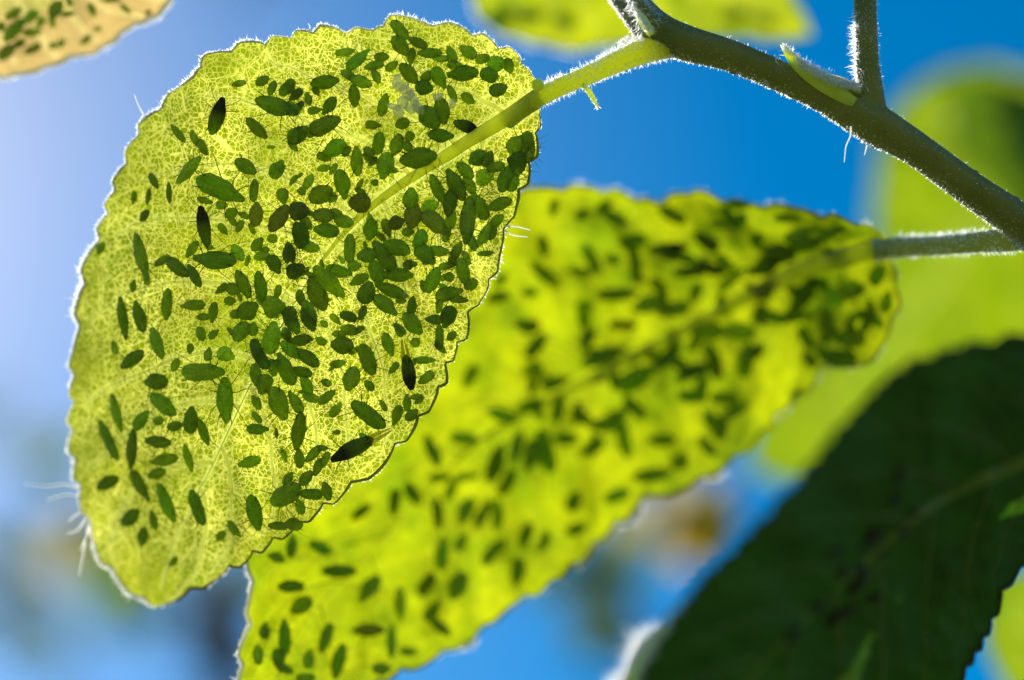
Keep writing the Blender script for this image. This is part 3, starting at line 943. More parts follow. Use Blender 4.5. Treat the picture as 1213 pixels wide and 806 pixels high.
LBG2 = shoot_leaf('leaf', 'smaller out-of-focus deep green leaf in front of the large far leaf',
    dict(mid=[(1400, 330), (1300, 265), (1220, 200), (1125, 105)],
         left=[(1400, 315), (1340, 200), (1250, 125), (1170, 92), (1125, 105)],
         right=[(1395, 345), (1290, 320), (1195, 245), (1135, 165), (1125, 105)],
         depth=[(1400, 330, 26), (1125, 105, 25), (1250, 125, 25.5), (1195, 245, 24.5)],
         mat=M['leaf_mature'], rows=60, half=14, tooth=3, period=50, quilt=0.1, nv=6, seed=8),
    [(1390, 325, 26, .12), (1480, 360, 26, .14), (1750, 420, 27, .2)], (0.10, 0.03), (M['midrib'], M['rim']), nveins=6, rim_r=0.03)
LBR = shoot_leaf('leaf', 'blurred bright green leaf peeping out below the shaded leaf',
    dict(mid=[(1400, 900), (1320, 830), (1240, 760), (1165, 690)],
         left=[(1400, 885), (1350, 760), (1270, 690), (1210, 675), (1165, 690)],
         right=[(1390, 915), (1280, 900), (1190, 810), (1165, 745), (1165, 690)],
         depth=[(1400, 900, 22), (1165, 690, 21), (1270, 690, 23), (1190, 810, 22)],
         mat=M['leaf_far'], rows=60, half=14, tooth=3, period=40, quilt=0.1, nv=6, seed=9),
    [(1390, 890, 22, .1), (1500, 960, 22, .12), (1700, 1100, 23, .2)], (0.1, 0.02), (M['midrib'], M['rim']), nveins=6, rim_r=0.02)

# ------------------------------------------------------------------ distant branches, far out of focus
def simple_leaf_mesh(name, mat):
    V, F = [], []
    n = 9
    for i in range(n):
        t = i / (n - 1)
        w = 0.30 * math.sin(math.pi * min(1, t ** 0.8 * 0.97 + 0.02)) ** 0.8 + 0.005
        for k in (-1, -0.5, 0, 0.5, 1):
            V.append((t, k * w * (1 + 0.08 * math.sin(i * 2.5)), 0.10 * k * k * w - 0.12 * t * t + 0.01))
    for i in range(n - 1):
        for k in range(4):
            F.append((i * 5 + k, i * 5 + k + 1, (i + 1) * 5 + k + 1, (i + 1) * 5 + k))
    me = bpy.data.meshes.new(name)
    me.from_pydata(V, [], F)
    me.polygons.foreach_set('use_smooth', [True] * len(F))
    me.materials.append(mat)
    uv = me.uv_layers.new(name='leaf_cm')
    for l in me.loops:
        v = V[l.vertex_index]
        uv.data[l.index].uv = (v[0] * 5, v[1] * 5)
    return me
far_green = simple_leaf_mesh('leaf', M['leaf_far'])
far_dark = simple_leaf_mesh('leaf', M['leaf_dark'])
far_brown = simple_leaf_mesh('leaf', M['leaf_brown'])
def far_branch(label, pts, leaves, meshes, size, seed, bark='bark', group=None, extra=()):
    r = random.Random(seed)
    root = empty('distant_branch')
    tag(root, label, 'branch', group)
    path, rad = path3(pts, 40)
    mesh_obj('stem', *tube_geo(path, rad, 8), M[bark], root)
    for k in range(leaves):
        i = r.randrange(4, 39)
        d = Vector((r.gauss(0, 1), r.gauss(0, 1), r.gauss(0, 1))).normalized()
        o = bpy.data.objects.new('leaf', meshes[k % len(meshes)])
        COL.objects.link(o)
        o.parent = root
        o.location = path[i]
        o.rotation_euler = d.to_track_quat('X', 'Z').to_euler()
        s_ = size * r.uniform(0.7, 1.3)
        o.scale = (s_, s_, s_)
    for (x, y, d, sz, ang, me) in extra:
        o = bpy.data.objects.new('leaf', me)
        COL.objects.link(o)
        o.parent = root
        a = math.radians(ang)
        X = RIGHT * math.cos(a) + UP * math.sin(a) + VIEW * r.uniform(-.3, .3)
        X.normalize()
        Z = (-VIEW + RIGHT * r.uniform(-.4, .4)); Z = (Z - X * Z.dot(X)).normalized()
        m4 = Matrix((X, Z.cross(X), Z)).transposed().to_4x4()
        m4.translation = P(x, y, d)
        o.matrix_world = m4 @ Matrix.Diagonal((sz, sz, sz, 1))
    return root
far_bush = simple_leaf_mesh('leaf', M['leaf_bush'])
far_tan = simple_leaf_mesh('leaf', M['leaf_tan'])
far_bark_leaf = simple_leaf_mesh('leaf', M['leaf_dry'])
far_branch('far blurred green branch hanging low beyond the front leaf tip', [(-260, 900, 70, .35), (-60, 740, 72, .28), (110, 650, 74, .2), (180, 600, 75, .1)], 20, [far_green, far_bush, far_bush], 4.0, 1)
far_branch('far blurred brown twig below the front leaf tip', [(330, 1000, 60, .9), (290, 860, 60, .8), (265, 760, 61, .7), (245, 690, 62, .3)], 12, [far_bush, far_tan, far_bush], 3.0, 2,
    extra=[(250, 760, 61, 3.2, 80, far_bark_leaf), (280, 790, 61, 3.0, 100, far_bark_leaf), (235, 800, 61, 3.0, 60, far_bark_leaf)])
far_branch('far blurred branch of pale leaves beside the hairy rim of the front leaf', [(-300, 620, 64, .3), (-120, 520, 66, .22), (20, 470, 68, .1)], 9, [far_tan, far_green], 3.0, 8,
    extra=[(20, 560, 66, 3.0, 30, far_bush), (60, 700, 66, 3.2, 70, far_tan), (120, 740, 64, 3.0, 20, far_green)])
far_branch('far blurred pale branch beyond the yellowing leaf', [(420, -260, 80, .4), (330, -80, 80, .3), (265, 10, 82, .15)], 14, [far_green, far_bush], 4.5, 3)
far_branch('far blurred branch with dark leaves between second leaf and shaded leaf', [(1000, 1040, 52, .4), (840, 850, 53, .32), (730, 720, 54, .25), (690, 650, 55, .1)], 14, [far_bush, far_dark], 2.6, 4,
    extra=[(690, 720, 55, 2.6, 60, far_dark), (700, 690, 55, 2.4, 20, far_bush), (720, 660, 54, 2.4, 80, far_bush)])
far_branch('far blurred twig of brown autumn leaves beside the second leaf', [(1080, 940, 36, .14), (930, 780, 37, .1), (850, 690, 38, .06), (790, 600, 38, .03)], 0, [far_brown], 1.5, 5,
    extra=[(775, 655, 38, 2.0, 70, far_tan), (800, 640, 38, 1.9, 50, far_tan), (806, 675, 37.5, 1.9, 75, far_brown), (838, 672, 37, 1.9, 80, far_brown), (760, 640, 38.5, 1.5, 120, far_tan)])

# ------------------------------------------------------------------ aphids
def aphid_mesh(seed, wide=0.5):
    r = random.Random(seed)
    prof = [(-0.5, 0.02), (-0.485, 0.10), (-0.45, 0.20), (-0.38, 0.32), (-0.27, 0.42), (-0.12, 0.485), (0.02, 0.50), (0.14, 0.47), (0.25, 0.39), (0.33, 0.30), (0.385, 0.245), (0.43, 0.225), (0.47, 0.17), (0.497, 0.08), (0.5, 0.02)]
    # every mould its own build: waist, blunt or pointed tail, broad or narrow head
    tail, head, bulge, lean = r.uniform(0.75, 1.25), r.uniform(0.8, 1.25), r.uniform(0.92, 1.06), r.uniform(-0.05, 0.05)
    prof = [(x + lean * math.cos(math.pi * x), w * (tail if x < -0.25 else head if x > 0.22 else bulge)) for x, w in prof]
    pr = catmull(prof, 26)
    for q_ in range(2):
        pr[1:-1, 1] = (pr[:-2, 1] + 2 * pr[1:-1, 1] + pr[2:, 1]) / 4
    bend = r.uniform(-0.10, 0.10)
    V, F = [], []
    sides = 14
    ph = r.uniform(0, 6)
    for i, (x, w) in enumerate(pr):
        seg = 1 + 0.022 * math.sin(i * 2.1 + ph) + 0.02 * r.uniform(-1, 1)
        for k in range(sides):
            a = 2 * math.pi * k / sides
            y = math.cos(a) * w * seg
            z = math.sin(a) * w * (0.78 if math.sin(a) > 0 else 0.42) * seg
            V.append((x, y + bend * (0.25 - x * x) + 0.012 * math.sin(x * 9 + ph), z + 0.24))
    n = len(pr)
    for i in range(n - 1):
        for k in range(sides):
            k2 = (k + 1) % sides
            F.append((i * sides + k, i * sides + k2, (i + 1) * sides + k2, (i + 1) * sides + k))
    F.append(tuple(range(sides))[::-1]); F.append(tuple((n - 1) * sides + k for k in range(sides)))
    nb = len(F)
    geos = [(V, F)]
    # six legs and two feelers
    for s in (-1, 1):
        for x0, fx, ln in ((0.28, 0.42, 0.9), (0.16, 0.08, 0.95), (0.04, -0.55, 1.15)):
            fx2 = fx + r.uniform(-0.15, 0.15)
            l2 = ln * r.uniform(0.85, 1.15)
            hip = (x0, s * 0.22, 0.16)
            knee = (x0 + fx2 * 0.45, s * (0.30 + 0.42 * l2), 0.34 + r.uniform(-.05, .08))
            foot = (x0 + fx2 * 1.0 + r.uniform(-.05, .05), s * (0.30 + 0.85 * l2), 0.03)
            toe = (foot[0] + (0.04 if fx2 > 0 else -0.06), foot[1] + s * 0.05, 0.0)
            geos.append(tube_geo([hip, knee, foot, toe], [0.019, 0.013, 0.009, 0.007], 4))
        geos.append(tube_geo([(0.46, s * 0.10, 0.26), (0.56, s * 0.22, 0.36), (0.62 + r.uniform(-.1, .1), s * 0.55, 0.34), (0.45 + r.uniform(-.2, .2), s * 0.95, 0.25)], [0.012, 0.010, 0.007, 0.005], 4))
        geos.append(tube_geo([(-0.30, s * 0.26, 0.42), (-0.40, s * 0.34, 0.52), (-0.50, s * 0.38, 0.56)], [0.028, 0.024, 0.018], 5))   # back tubes
    V, F = merge(geos)
    me = bpy.data.meshes.new('aphid')
    me.from_pydata([tuple(v) for v in V], [], F)
    me.polygons.foreach_set('use_smooth', [True] * len(F))
    me.materials.append(M['aphid']); me.materials.append(M['aphid_leg'])
    me.polygons.foreach_set('material_index', [0 if i < nb else 1 for i in range(len(F))])
    me.update()
    return me
APHIDS = [aphid_mesh(40 + k) for k in range(24)]
TWO_TONE = [aphid_mesh(60 + k) for k in range(2)]
for me in TWO_TONE:
    me.materials[0] = M['aphid_two_tone']

def wing_mesh():
    V, F = [], []
    n = 12
    for i in range(n):
        t = i / (n - 1)
        x = 0.22 - 1.15 * t
        w = 0.30 * math.sin(math.pi * min(0.98, 0.12 + 0.86 * t ** 0.9)) ** 0.7
        for k in range(4):
            q = k / 3
            V.append((x, 0.03 + q * w, 0.66 - 0.34 * q * (0.4 + 0.6 * t) - 0.16 * t))
    for i in range(n - 1):
        for k in range(3):
            F.append((i * 4 + k, i * 4 + k + 1, (i + 1) * 4 + k + 1, (i + 1) * 4 + k))
    return V, F
WV, WF = wing_mesh()
def wing_data(s):
    me = bpy.data.meshes.new('wing')
    me.from_pydata([(v[0], v[1] * s, v[2]) for v in WV], [], WF)
    me.polygons.foreach_set('use_smooth', [True] * len(WF))
    me.materials.append(M['wing'])
    return me
WINGS = [wing_data(-1), wing_data(1)]

# each entry: x, y, length, width, angle (anticlockwise), read off an enlarged view with the given origin and scale
TILES = []
def tile(leaf, ox, oy, sc, rows):
    for q in rows:
        kind = q[5] if len(q) > 5 else 'a'
        TILES.append((leaf, ox + q[0] / sc, oy + q[1] / sc, q[2] / sc, q[3] / sc, q[4], kind))

tile('front', 340, 0, 3.784, [(505,137,95,50,-50),(258,238,80,38,10),(318,272,120,50,42),(426,257,62,40,0),(512,208,100,55,-48),(588,195,85,42,-25),(560,255,70,30,80),(642,241,98,42,0),(690,265,70,30,0),
 (740,250,75,40,-65),(812,236,80,50,-35),(877,266,60,42,20),(752,292,60,35,0),(940,285,70,60,0),(992,297,65,42,-70),(470,297,60,36,35),(390,297,80,38,15),(398,345,65,36,-65),(275,338,65,38,-25),
 (330,367,100,45,-20),(545,330,100,58,-50),(628,345,60,40,40),(685,350,95,55,-60),(790,333,125,60,5),(905,340,75,65,-20),(171,369,115,58,8),(132,410,45,30,-60),(302,430,92,48,-85),(617,394,72,60,-10),
 (742,420,75,34,-65),(945,405,75,52,20),(813,440,62,44,-35),(190,477,85,48,55),(97,445,55,32,-75),(40,428,70,36,40),(10,385,60,45,60),(125,498,60,32,10),(17,497,75,60,-30),(55,480,50,30,60),
 (433,470,95,45,75),(170,566,135,68,25),(52,606,100,62,40),(697,500,110,62,-80),(635,530,110,75,-50),(803,568,105,50,-20,'d'),(520,553,60,45,20),(388,560,65,34,-5),(690,607,105,50,-5),(413,643,92,52,80),
 (494,650,90,58,70),(550,615,50,40,60),(543,658,50,40,-40),(213,666,100,62,30),(265,680,50,35,60),(165,703,62,34,-20),(313,725,120,50,-88),(368,693,65,40,-65),(590,712,150,88,8),(441,748,110,68,78),
 (165,755,55,30,10),(1030,650,90,66,50),(1075,640,90,60,80),(1030,720,80,66,0),(1092,680,95,42,80),(862,705,70,58,30),(905,715,70,56,60)])
tile('front', 60, 0, 4.03, [(900,403,65,32,12),(1010,390,65,40,30),(1057,425,68,36,68),(1130,423,88,48,42),(1172,452,60,34,40),(1080,513,190,75,-18),(1190,512,50,30,50),(983,612,120,52,-45),(1172,645,80,68,60),
 (798,555,165,62,72,'d'),(612,640,95,34,-50),(690,662,70,36,-65),(728,705,80,36,-60)])
tile('front', 60, 180, 4.03, [(930,75,105,65,-35),(1083,87,90,60,60),(665,90,150,62,48),(497,140,75,38,-60),(570,195,90,34,-88),(815,180,220,85,-25),(972,188,98,38,85),(1107,215,70,48,-80),(740,232,70,30,-15),
 (820,255,50,35,0),(863,293,60,48,30,'b'),(980,298,105,58,85,'b'),(1090,320,135,62,55,'b'),(735,360,180,60,100,'d'),(905,355,55,34,60),(825,370,60,32,-50),(440,500,205,58,-75),(462,600,70,36,-80),(453,305,60,42,50),
 (400,220,60,30,80),(470,215,70,30,80),(678,467,85,40,55),(537,520,75,40,30),(612,553,120,55,-38),(690,592,110,46,-60),(788,520,185,80,-5),(895,487,80,55,-55),(988,442,70,45,50),(1010,500,72,44,10),
 (1070,540,90,55,-60),(1060,413,45,38,0),(1133,493,75,52,80),(1172,568,85,65,30),(1190,400,120,60,-70),(1180,285,75,68,0,'b'),(870,655,65,50,-30),(920,630,130,52,-65),(1002,640,130,55,-80),(857,710,50,40,0),
 (1068,740,95,88,0),(945,755,100,75,30),(885,775,50,40,0),(560,725,135,55,85),(683,730,105,48,5),(398,640,55,34,80),(780,765,90,42,80),(730,790,55,35,0),(1140,780,90,50,-50),(245,460,60,40,60)])
tile('front', 340, 180, 4.03, [(265,155,130,66,-78),(102,147,75,42,60),(68,190,40,36,0),(160,205,110,82,25),(215,220,50,40,60),(350,187,50,25,-20),(418,147,36,28,0),(347,245,95,86,0,'b'),(55,285,85,78,0,'b'),
 (85,335,80,45,-50),(175,303,100,62,0,'b'),(230,300,70,45,-20),(272,335,85,58,-15),(187,378,110,60,-8),(68,400,115,65,-75),(110,458,85,45,-10),(300,465,125,52,88),(400,370,95,65,80),(480,365,85,45,-70),
 (450,405,60,30,-40),(380,497,85,62,10),(530,460,120,72,-20),(465,500,155,65,-55),(590,225,95,68,85),(527,340,70,60,20,'b'),(600,310,110,80,80,'b'),(580,385,55,40,0),(685,262,75,60,20),(712,345,150,70,-42,'b'),
 (635,425,95,60,75),(660,500,105,75,-45),(725,475,95,48,-5),(580,540,45,42,0),(725,180,140,58,-65),(805,160,150,65,-62),(785,240,130,60,80),(850,90,95,55,-45),(870,160,90,45,-60),(950,125,75,68,0),
 (912,35,85,60,20),(1000,75,80,50,10),(860,330,205,70,85),(920,260,130,62,-65),(1040,130,120,66,70),(1100,60,110,74,80),(1020,250,110,56,20),(1075,150,80,54,60),(1005,330,75,46,40),(945,400,130,50,55),
 (880,430,90,45,-70),(985,390,66,38,60),(945,487,70,28,5),(815,470,85,42,65),(857,505,65,30,-60),(790,325,80,50,70),(765,395,70,40,70),(768,545,80,32,12),(848,575,125,65,-75),(880,635,66,50,30),
 (778,598,45,40,0),(695,612,120,62,65),(250,568,115,48,-15),(320,545,60,45,0),(345,612,90,42,28),(430,575,100,68,-70),(535,588,130,62,-3),(42,565,80,66,30),(200,620,180,72,-45),(140,680,150,76,-65),
 (65,695,70,42,-80),(380,675,100,70,70),(495,662,140,55,-22),(468,735,130,62,-40),(365,765,60,40,65),(295,785,75,42,-15),(105,760,110,55,-60),(20,775,70,50,-60),(545,710,45,30,0),(775,680,125,60,15),
 (820,705,90,35,-8),(725,740,60,30,80),(600,735,85,50,80),(770,780,70,52,60),(705,795,80,30,5),(15,480,90,45,-75)])
tile('front', 300, 360, 4.03, [(765,95,115,66,-50),(930,65,100,62,70),(870,78,75,38,0),(892,160,105,40,-88),(948,155,50,38,40),(455,62,75,42,-15),(522,40,60,35,70),(460,125,80,45,-15),(508,125,55,30,30),(408,145,60,30,0),
 (425,200,98,75,-5),(322,178,55,35,-30),(338,97,40,32,-40),(645,195,105,48,-70),(698,120,70,34,-40),(773,186,45,40,0),(550,265,140,72,-68),(740,330,150,60,-80,'w'),(820,270,90,34,0),(828,355,80,42,35),
 (403,287,70,38,10),(467,362,108,70,70),(557,392,55,36,-45),(782,445,55,30,5),(735,473,75,34,-88),(688,532,92,42,70),(757,530,68,42,40),(548,530,175,72,142),(475,695,200,66,207,'w'),(398,507,75,42,48),
 (355,445,90,42,40),(265,75,110,55,-65),(185,85,120,60,-60),(90,165,140,75,80),(158,145,60,45,-70),(225,172,100,48,10),(180,222,110,55,-40),(260,255,125,55,-35),(20,230,110,55,-70),(40,260,110,50,-60),
 (92,305,75,40,-75),(155,310,150,62,-65),(230,325,95,48,-15),(55,385,90,65,70),(255,390,95,52,-65),(350,378,50,32,-20),(15,340,100,50,-80),(280,450,80,40,-15),(125,475,150,78,-70),(200,470,110,45,-60),
 (18,470,70,40,-60),(20,540,60,34,-50),(215,605,165,62,82),(25,598,95,48,0),(150,722,65,30,-70),(220,738,85,42,-85),(290,715,100,42,45),(345,745,75,34,65),(310,780,80,40,70),(0,120,60,50,80)])
tile('front', 60, 360, 4.03, [(352,70,185,55,-82),(430,60,140,60,-75),(720,145,65,45,-70),(780,145,55,30,40),(912,135,95,68,50),(840,245,78,60,-20),(670,215,45,36,80),(735,323,180,75,2),(840,460,195,80,-88),
 (512,370,100,70,5),(545,480,140,65,-38),(515,190,140,62,-70),(395,265,120,55,35),(310,210,60,36,-70),(322,520,170,52,-75),(285,650,185,60,-65),(395,690,170,58,85),(440,555,100,60,50),(517,655,110,60,-3),
 (518,560,45,38,0),(597,583,68,45,10),(675,555,115,65,85),(733,610,120,45,-70),(545,740,120,55,12),(660,730,120,45,-75),(950,755,100,48,15),(600,290,60,40,60),(755,240,60,35,80)])
tile('front', 0, 530, 2.92, [(995,160,105,60,30),(1000,110,50,30,60),(1060,105,55,36,50),(1075,160,75,34,-5),(1132,150,60,36,-75),(1040,205,50,32,-70),(1020,262,55,42,0),(965,270,65,30,0),(883,222,112,48,-78),
 (815,282,62,34,-50),(765,305,40,25,50),(688,207,115,48,-70),(580,190,130,48,-68),(490,130,110,48,-60),(545,90,60,36,20),(375,120,75,40,30),(455,240,70,45,40),(535,250,60,32,-80),(497,305,60,36,80),(600,395,40,22,50)])
tile('second', 560, 200, 4.03, [(345,500,130,55,-42),(565,430,120,45,-58),(935,385,140,45,8,'d'),(690,240,100,45,-25),(765,340,95,60,20),(1115,345,110,50,-35),(385,185,70,40,80),(525,215,60,40,20),(120,615,90,45,10),
 (510,490,80,45,-20),(1040,490,120,40,8),(1135,475,90,45,-25),(670,435,60,40,0),(780,470,90,40,-80),(535,720,90,45,-80),(710,745,90,35,0),(690,600,150,50,5),(240,740,70,40,10),(890,560,80,45,-50),
 (1065,590,80,40,70),(950,220,110,50,-30),(1190,260,60,40,0),(540,650,70,40,0),(275,590,60,35,0),(130,525,60,42,40),(830,650,110,60,20),(960,670,120,60,10)])
tile('second', 800, 200, 3.1, [(335,435,80,35,35,'d'),(115,265,80,35,-20),(60,372,110,30,5),(140,365,80,35,-20),(205,405,90,30,40),(390,300,80,45,10),(470,275,100,40,20),(180,345,70,30,-40),(310,370,80,35,0),
 (400,180,70,25,0),(460,240,90,30,20),(560,240,80,30,30),(640,440,60,40,60),(720,510,50,28,-70),(700,575,50,28,60),(655,545,50,26,40),(775,490,60,30,80),(740,390,80,40,50),(590,470,60,40,-40),(470,460,100,50,60),
 (350,540,90,35,-20),(430,520,70,40,50),(570,570,90,45,-70),(640,620,90,58,0),(600,690,100,58,0),(480,620,70,35,-60),(265,700,100,45,80),(140,690,90,40,-60),(60,740,80,35,0),(70,640,60,35,60),(230,600,90,50,0),(120,590,100,58,0)])
tile('second', 480, 380, 2.985, [(460,90,80,40,50),(227,195,70,36,60),(450,170,60,34,30),(635,75,65,35,75),(770,15,70,28,-5),(700,130,120,50,20),(820,200,120,60,30),(530,220,80,35,20),(90,460,95,38,-65),(205,420,80,40,-10),
 (440,300,80,34,15),(340,335,90,40,-15),(545,310,80,35,80),(570,415,70,40,0),(320,500,110,42,70),(390,450,90,36,80),(440,480,90,45,75),(490,460,120,50,-75),(770,405,120,36,-80),(660,450,80,34,30),(810,310,80,32,-45),
 (910,422,80,38,3),(975,495,50,42,30),(870,550,100,38,8),(745,620,70,36,20),(365,570,80,34,60),(600,635,60,38,60),(210,675,80,42,60),(270,685,85,34,60),(115,680,90,30,-85),(330,685,85,32,85),(160,595,70,32,70),
 (25,610,70,32,-55),(120,550,60,32,0),(210,550,60,26,5),(425,760,75,34,68),(485,785,60,32,60),(605,740,60,38,20),(1090,160,80,38,-65),(1010,185,90,36,30),(1045,240,80,36,85),(1120,270,70,34,0),(1080,350,60,40,-50),
 (1000,270,60,40,0),(930,140,70,35,40),(700,370,80,40,0)])
tile('second', 270, 520, 2.8175, [(305,368,60,38,-15),(368,440,88,34,-3),(208,490,66,34,0),(247,558,62,42,30),(470,505,78,36,55),(570,550,85,36,-85),(665,485,65,38,50),(765,490,75,48,65),(685,572,65,34,55),(710,630,65,30,-40),
 (540,675,85,32,88),(320,662,80,44,70),(185,662,90,34,-88),(365,740,90,38,72),(165,740,60,34,-80),(185,768,50,25,-20),(268,738,50,28,80),(100,725,50,28,-85),(120,640,45,26,80),(880,380,80,34,50),(967,445,75,34,80),
 (715,385,85,34,88),(553,210,70,30,85),(440,240,60,36,40),(775,345,50,30,60),(470,640,80,30,0,'b'),(600,712,45,24,0),(210,360,60,28,80),(155,395,45,25,-10),(510,768,50,30,0),(260,800,50,25,0)])
tile('yellow', 0, 0, 5.48, [(95,95,110,65,30),(200,120,110,70,45),(95,205,170,90,50),(365,75,115,80,70),(340,150,70,40,-80),(445,95,80,36,5),(455,15,60,40,-60),(600,70,90,45,-65),(815,60,80,34,-40),(715,5,130,35,0),
 (965,85,40,30,0,'d'),(215,325,115,55,25),(345,305,50,45,0),(400,285,60,40,60),(560,265,80,45,40),(635,190,45,30,0),(215,215,110,60,0),(40,350,120,75,50),(130,290,80,55,20),(265,150,70,50,70),(5,180,60,50,80)])
tile('dark', 860, 380, 1.892, [(330,480,42,26,-70,'k'),(395,470,40,24,-60,'k'),(290,590,46,30,50,'k'),(240,665,44,28,60,'k'),(270,650,38,26,30,'k'),(375,400,36,24,-80,'k'),(245,515,40,22,20,'k'),(385,345,36,24,70,'k'),(300,560,36,22,-40,'k'),(345,520,34,20,20,'k'),(420,430,30,20,-30,'k'),(205,640,38,24,-20,'k'),(260,560,32,22,80,'k'),(330,620,30,20,10,'k'),(150,700,40,26,40,'k'),(310,500,30,22,60,'k')])
tile('top', 560, 0, 3.03, [(95,70,90,50,30),(200,60,90,40,0),(330,80,80,40,-20),(940,60,90,36,10),(1040,75,80,36,-15)])

LEAVES = {'front': L1, 'second': L2, 'yellow': LUL, 'dark': LDK, 'top': LTOP}
WHERE = {'front': 'the sharp front leaf', 'second': 'the blurred second leaf', 'yellow': 'the yellowing leaf', 'dark': 'the shaded dark leaf', 'top': 'the leaf behind the fork'}
order = sorted(range(len(TILES)), key=lambda i: -(TILES[i][3] * TILES[i][4] + (1e6 if TILES[i][6] in 'dwk' else 0)))
single = set(order[:300])
rest = []
ar = random.Random(5)
for idx, (lf, px, py, L, W, ang, kind) in enumerate(TILES):
    leaf = LEAVES[lf]
    h = leaf.hit(px, py)
    if h is None:
        # just past the rim: step towards the middle of the blade
        c = leaf.G.reshape(-1, 2).mean(0)
        for k in range(1, 12):
            h = leaf.hit(px + (c[0] - px) * 0.02 * k, py + (c[1] - py) * 0.02 * k)
            if h:
                px += (c[0] - px) * 0.02 * k; py += (c[1] - py) * 0.02 * k
                break
    if h is None:
        continue
    loc, nor, u, v = h
    if W > L: L, W, ang = W, L, ang + 90
    # body axis: the seen direction laid onto the blade
    a = math.radians(ang + (180 if (kind == 'a' and ar.random() < 0.5) else 0))
    dx, dy = math.cos(a), -math.sin(a)
    def on_plane(x, y):
        d = (P(x, y, 10) - CAM).normalized()
        t = (loc - CAM).dot(nor) / d.dot(nor)
        return CAM + d * t
    ax = on_plane(px + dx * L / 2, py + dy * L / 2) - on_plane(px - dx * L / 2, py - dy * L / 2)
    dist = (loc - CAM).dot(VIEW)
    length = min(ax.length, 1.35 * L * dist / FPX) * 1.08
    wd = 1.12 * W * dist / FPX
    X = ax.normalized(); Z = nor; Y = Z.cross(X).normalized(); X = Y.cross(Z)
    grow = 1.28 if lf == 'second' else 1.07
    length *= grow; wd *= grow
    mat4 = Matrix((X, Y, Z)).transposed().to_4x4()
    mat4.translation = loc + nor * 0.0005
    mat4 = mat4 @ Matrix.Diagonal((length, wd, wd * 0.62, 1))
    me = TWO_TONE[idx % 2] if kind in 'wd' else APHIDS[idx % len(APHIDS)]
    if idx not in single:
        rest.append((me, mat4))
        continue
    o = bpy.data.objects.new('winged_aphid' if kind == 'w' else 'aphid', me)
    COL.objects.link(o)
    o.matrix_world = mat4
    k = ar.uniform(0.7, 1.1) * (1.35 if L < 20 and ar.random() < 0.5 else 1)
    col = {'a': (0.092, 0.122, 0.006), 'b': (0.092, 0.10, 0.016), 'd': (0.022, 0.030, 0.008), 'w': (0.020, 0.026, 0.008), 'k': (0.006, 0.007, 0.005)}[kind]  # brown of kind b is partly lens flare tint painted into the skin
    hue = ar.uniform(0.86, 1.02)
    o.color = (col[0] * k * hue, col[1] * k, col[2] * k, 1)
    # label
    lpx = L
    size = 'large' if lpx > 31 else ('middling' if lpx > 19 else 'small')
    build = 'round' if W / L > 0.72 else ('slender' if W / L < 0.42 else 'plump')
    tone = {'a': 'green', 'b': 'brownish', 'd': 'blackish', 'w': 'blackish', 'k': 'black'}[kind]
    av = abs(v)
    if u < 0.16: place = 'near the stalk of'
    elif av < 0.14: place = 'along the midrib of'
    elif av > 0.78: place = 'close to the margin of'
    elif u > 0.72: place = 'towards the tip of'
    else: place = 'above the midrib of' if v < 0 else 'below the midrib of'
    ml = (leaf.at(min(u + .02, 1), 0) - leaf.at(max(u - .02, 0), 0)).normalized()
    al = abs(ml.dot(X))
    lie = 'lengthwise' if al > 0.85 else ('crosswise' if al < 0.5 else 'slantwise')
    grp = None
    if kind == 'w':
        lab = 'winged blackish aphid with folded wings, %s of the front leaf' % ('beside the lower margin' if L > 45 else 'away from the margin')
        for w in WINGS:
            wo_ = bpy.data.objects.new('wing', w)
            COL.objects.link(wo_)
            wo_.parent = o
    else:
        lab = '%s %s %s aphid lying %s %s %s' % (size, build, tone, lie, place, WHERE[lf])
        grp = 'aphids of one look on ' + WHERE[lf] + ': ' + ' '.join((size, build, tone, lie, place))
    tag(o, lab, 'aphid', grp)
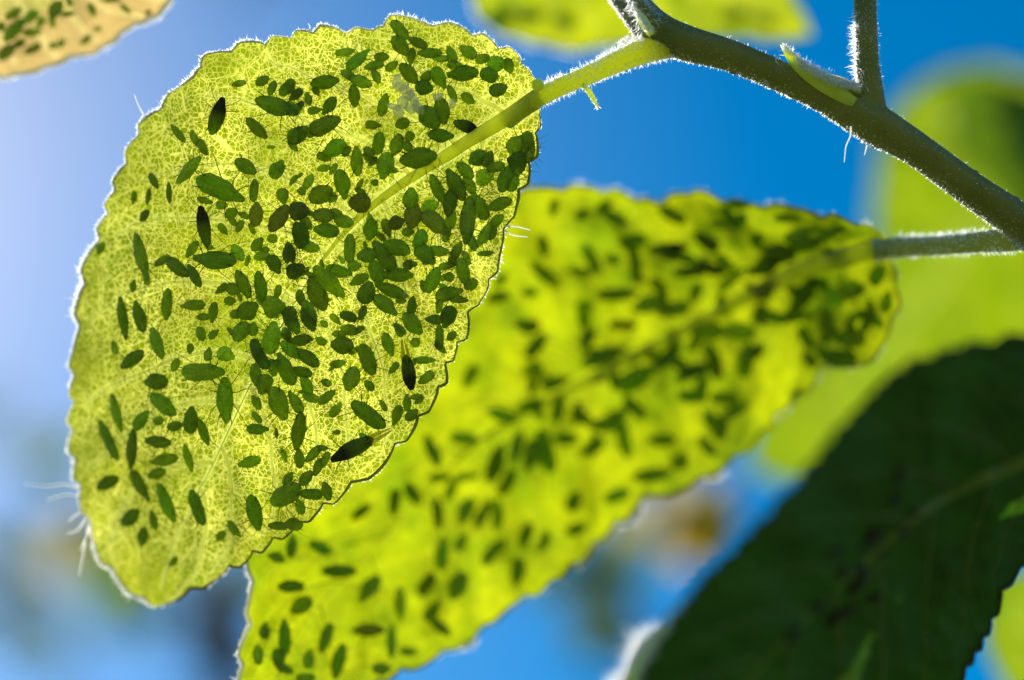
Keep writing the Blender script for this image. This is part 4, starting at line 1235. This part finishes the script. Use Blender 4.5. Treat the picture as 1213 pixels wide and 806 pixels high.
# unseen aphids added on the sunny side of the second leaf for their shadows
br = random.Random(21)
for k in range(70):      # the smallest young, crowded between the others in the middle of the front leaf
    a_, r_ = br.uniform(0, 6.2832), math.sqrt(br.random())
    h = L1.hit(385 + 165 * r_ * math.cos(a_), 345 + 190 * r_ * math.sin(a_))
    if h is None: continue
    loc, nor = h[0], h[1]
    X = rand_dir(); X = (X - nor * X.dot(nor)).normalized(); Y = nor.cross(X)
    m4 = Matrix((X, Y, nor)).transposed().to_4x4()
    m4.translation = loc + nor * 0.0005
    l_ = br.uniform(0.07, 0.13)
    rest.append((APHIDS[k % 24], m4 @ Matrix.Diagonal((l_, l_ * 0.48, l_ * 0.3, 1))))
for k in range(95):
    px, py = br.uniform(620, 1050), br.uniform(235, 540)
    h = L2.hit(px, py)
    if h is None or br.random() > (px - 560) / 420 + 0.5 * (abs(h[3]) < 0.25): continue
    loc, nor = h[0], -h[1]
    X = rand_dir(); X = (X - nor * X.dot(nor)).normalized(); Y = nor.cross(X)
    m4 = Matrix((X, Y, nor)).transposed().to_4x4()
    m4.translation = loc + nor * 0.0005
    l_ = br.uniform(0.15, 0.27)
    rest.append((APHIDS[k % 8], m4 @ Matrix.Diagonal((l_, l_ * 0.48, l_ * 0.4, 1))))
if rest:
    V, F, MI = [], [], []
    for me, m4 in rest:
        o_ = len(V)
        V += [m4 @ v.co for v in me.vertices]
        for p in me.polygons:
            F.append(tuple(i + o_ for i in p.vertices)); MI.append(p.material_index)
    o = mesh_obj('small_aphids', V, F, M['aphid'])
    o.data.materials.append(M['aphid_leg'])
    o.data.polygons.foreach_set('material_index', MI)
    o.color = (0.088, 0.118, 0.006, 1)
    tag(o, 'crowd of tiny green aphids between the larger ones, some added unseen for their shadows', 'aphids', kind='stuff')

# ------------------------------------------------------------------ pale cast skins on the front leaf
def skin(px, py, rx, ry, ang, label):
    h = L1.hit(px, py)
    loc, nor = h[0], h[1]
    V, F = tube_geo([Vector((x, 0, 0)) for x in np.linspace(-1, 1, 11)], [math.sqrt(max(0.01, 1 - x * x)) for x in np.linspace(-1, 1, 11)], 12)
    V = [Vector((v.x, v.y, v.z)) * (1 + 0.5 * mnoise.noise(v * 1.4 + Vector((px, py, 0)))) for v in V]
    a = math.radians(ang)
    X = (RIGHT * math.cos(a) + UP * math.sin(a)); X = (X - nor * X.dot(nor)).normalized()
    Y = nor.cross(X)
    s = 13.4 / FPX
    o = mesh_obj('cast_skin', [(X * v.x * rx * s + Y * v.y * ry * s + nor * (v.z * ry * s * 0.8)) for v in V], F, M['shed'])
    o.location = loc + nor * (ry * s * 0.55 + 0.05)
    tag(o, label, 'cast skin', 'pale cast skins clustered on the front leaf')
kr = random.Random(3)
for q in ((470, 99), (476, 106), (484, 118), (478, 124), (490, 122), (486, 131), (495, 130), (474, 131), (468, 126), (481, 112)):
    skin(q[0], q[1], kr.uniform(7, 11), kr.uniform(4, 6.5), kr.uniform(0, 180), 'pale whitish cast skin in the clump on the front leaf blade')
skin(519, 116, 6, 4, 30, 'pale cast skin lying alone between aphids near the leaf stalk')
skin(537, 122, 5, 4, 80, 'tiny pale cast skin lying alone just above the midrib')
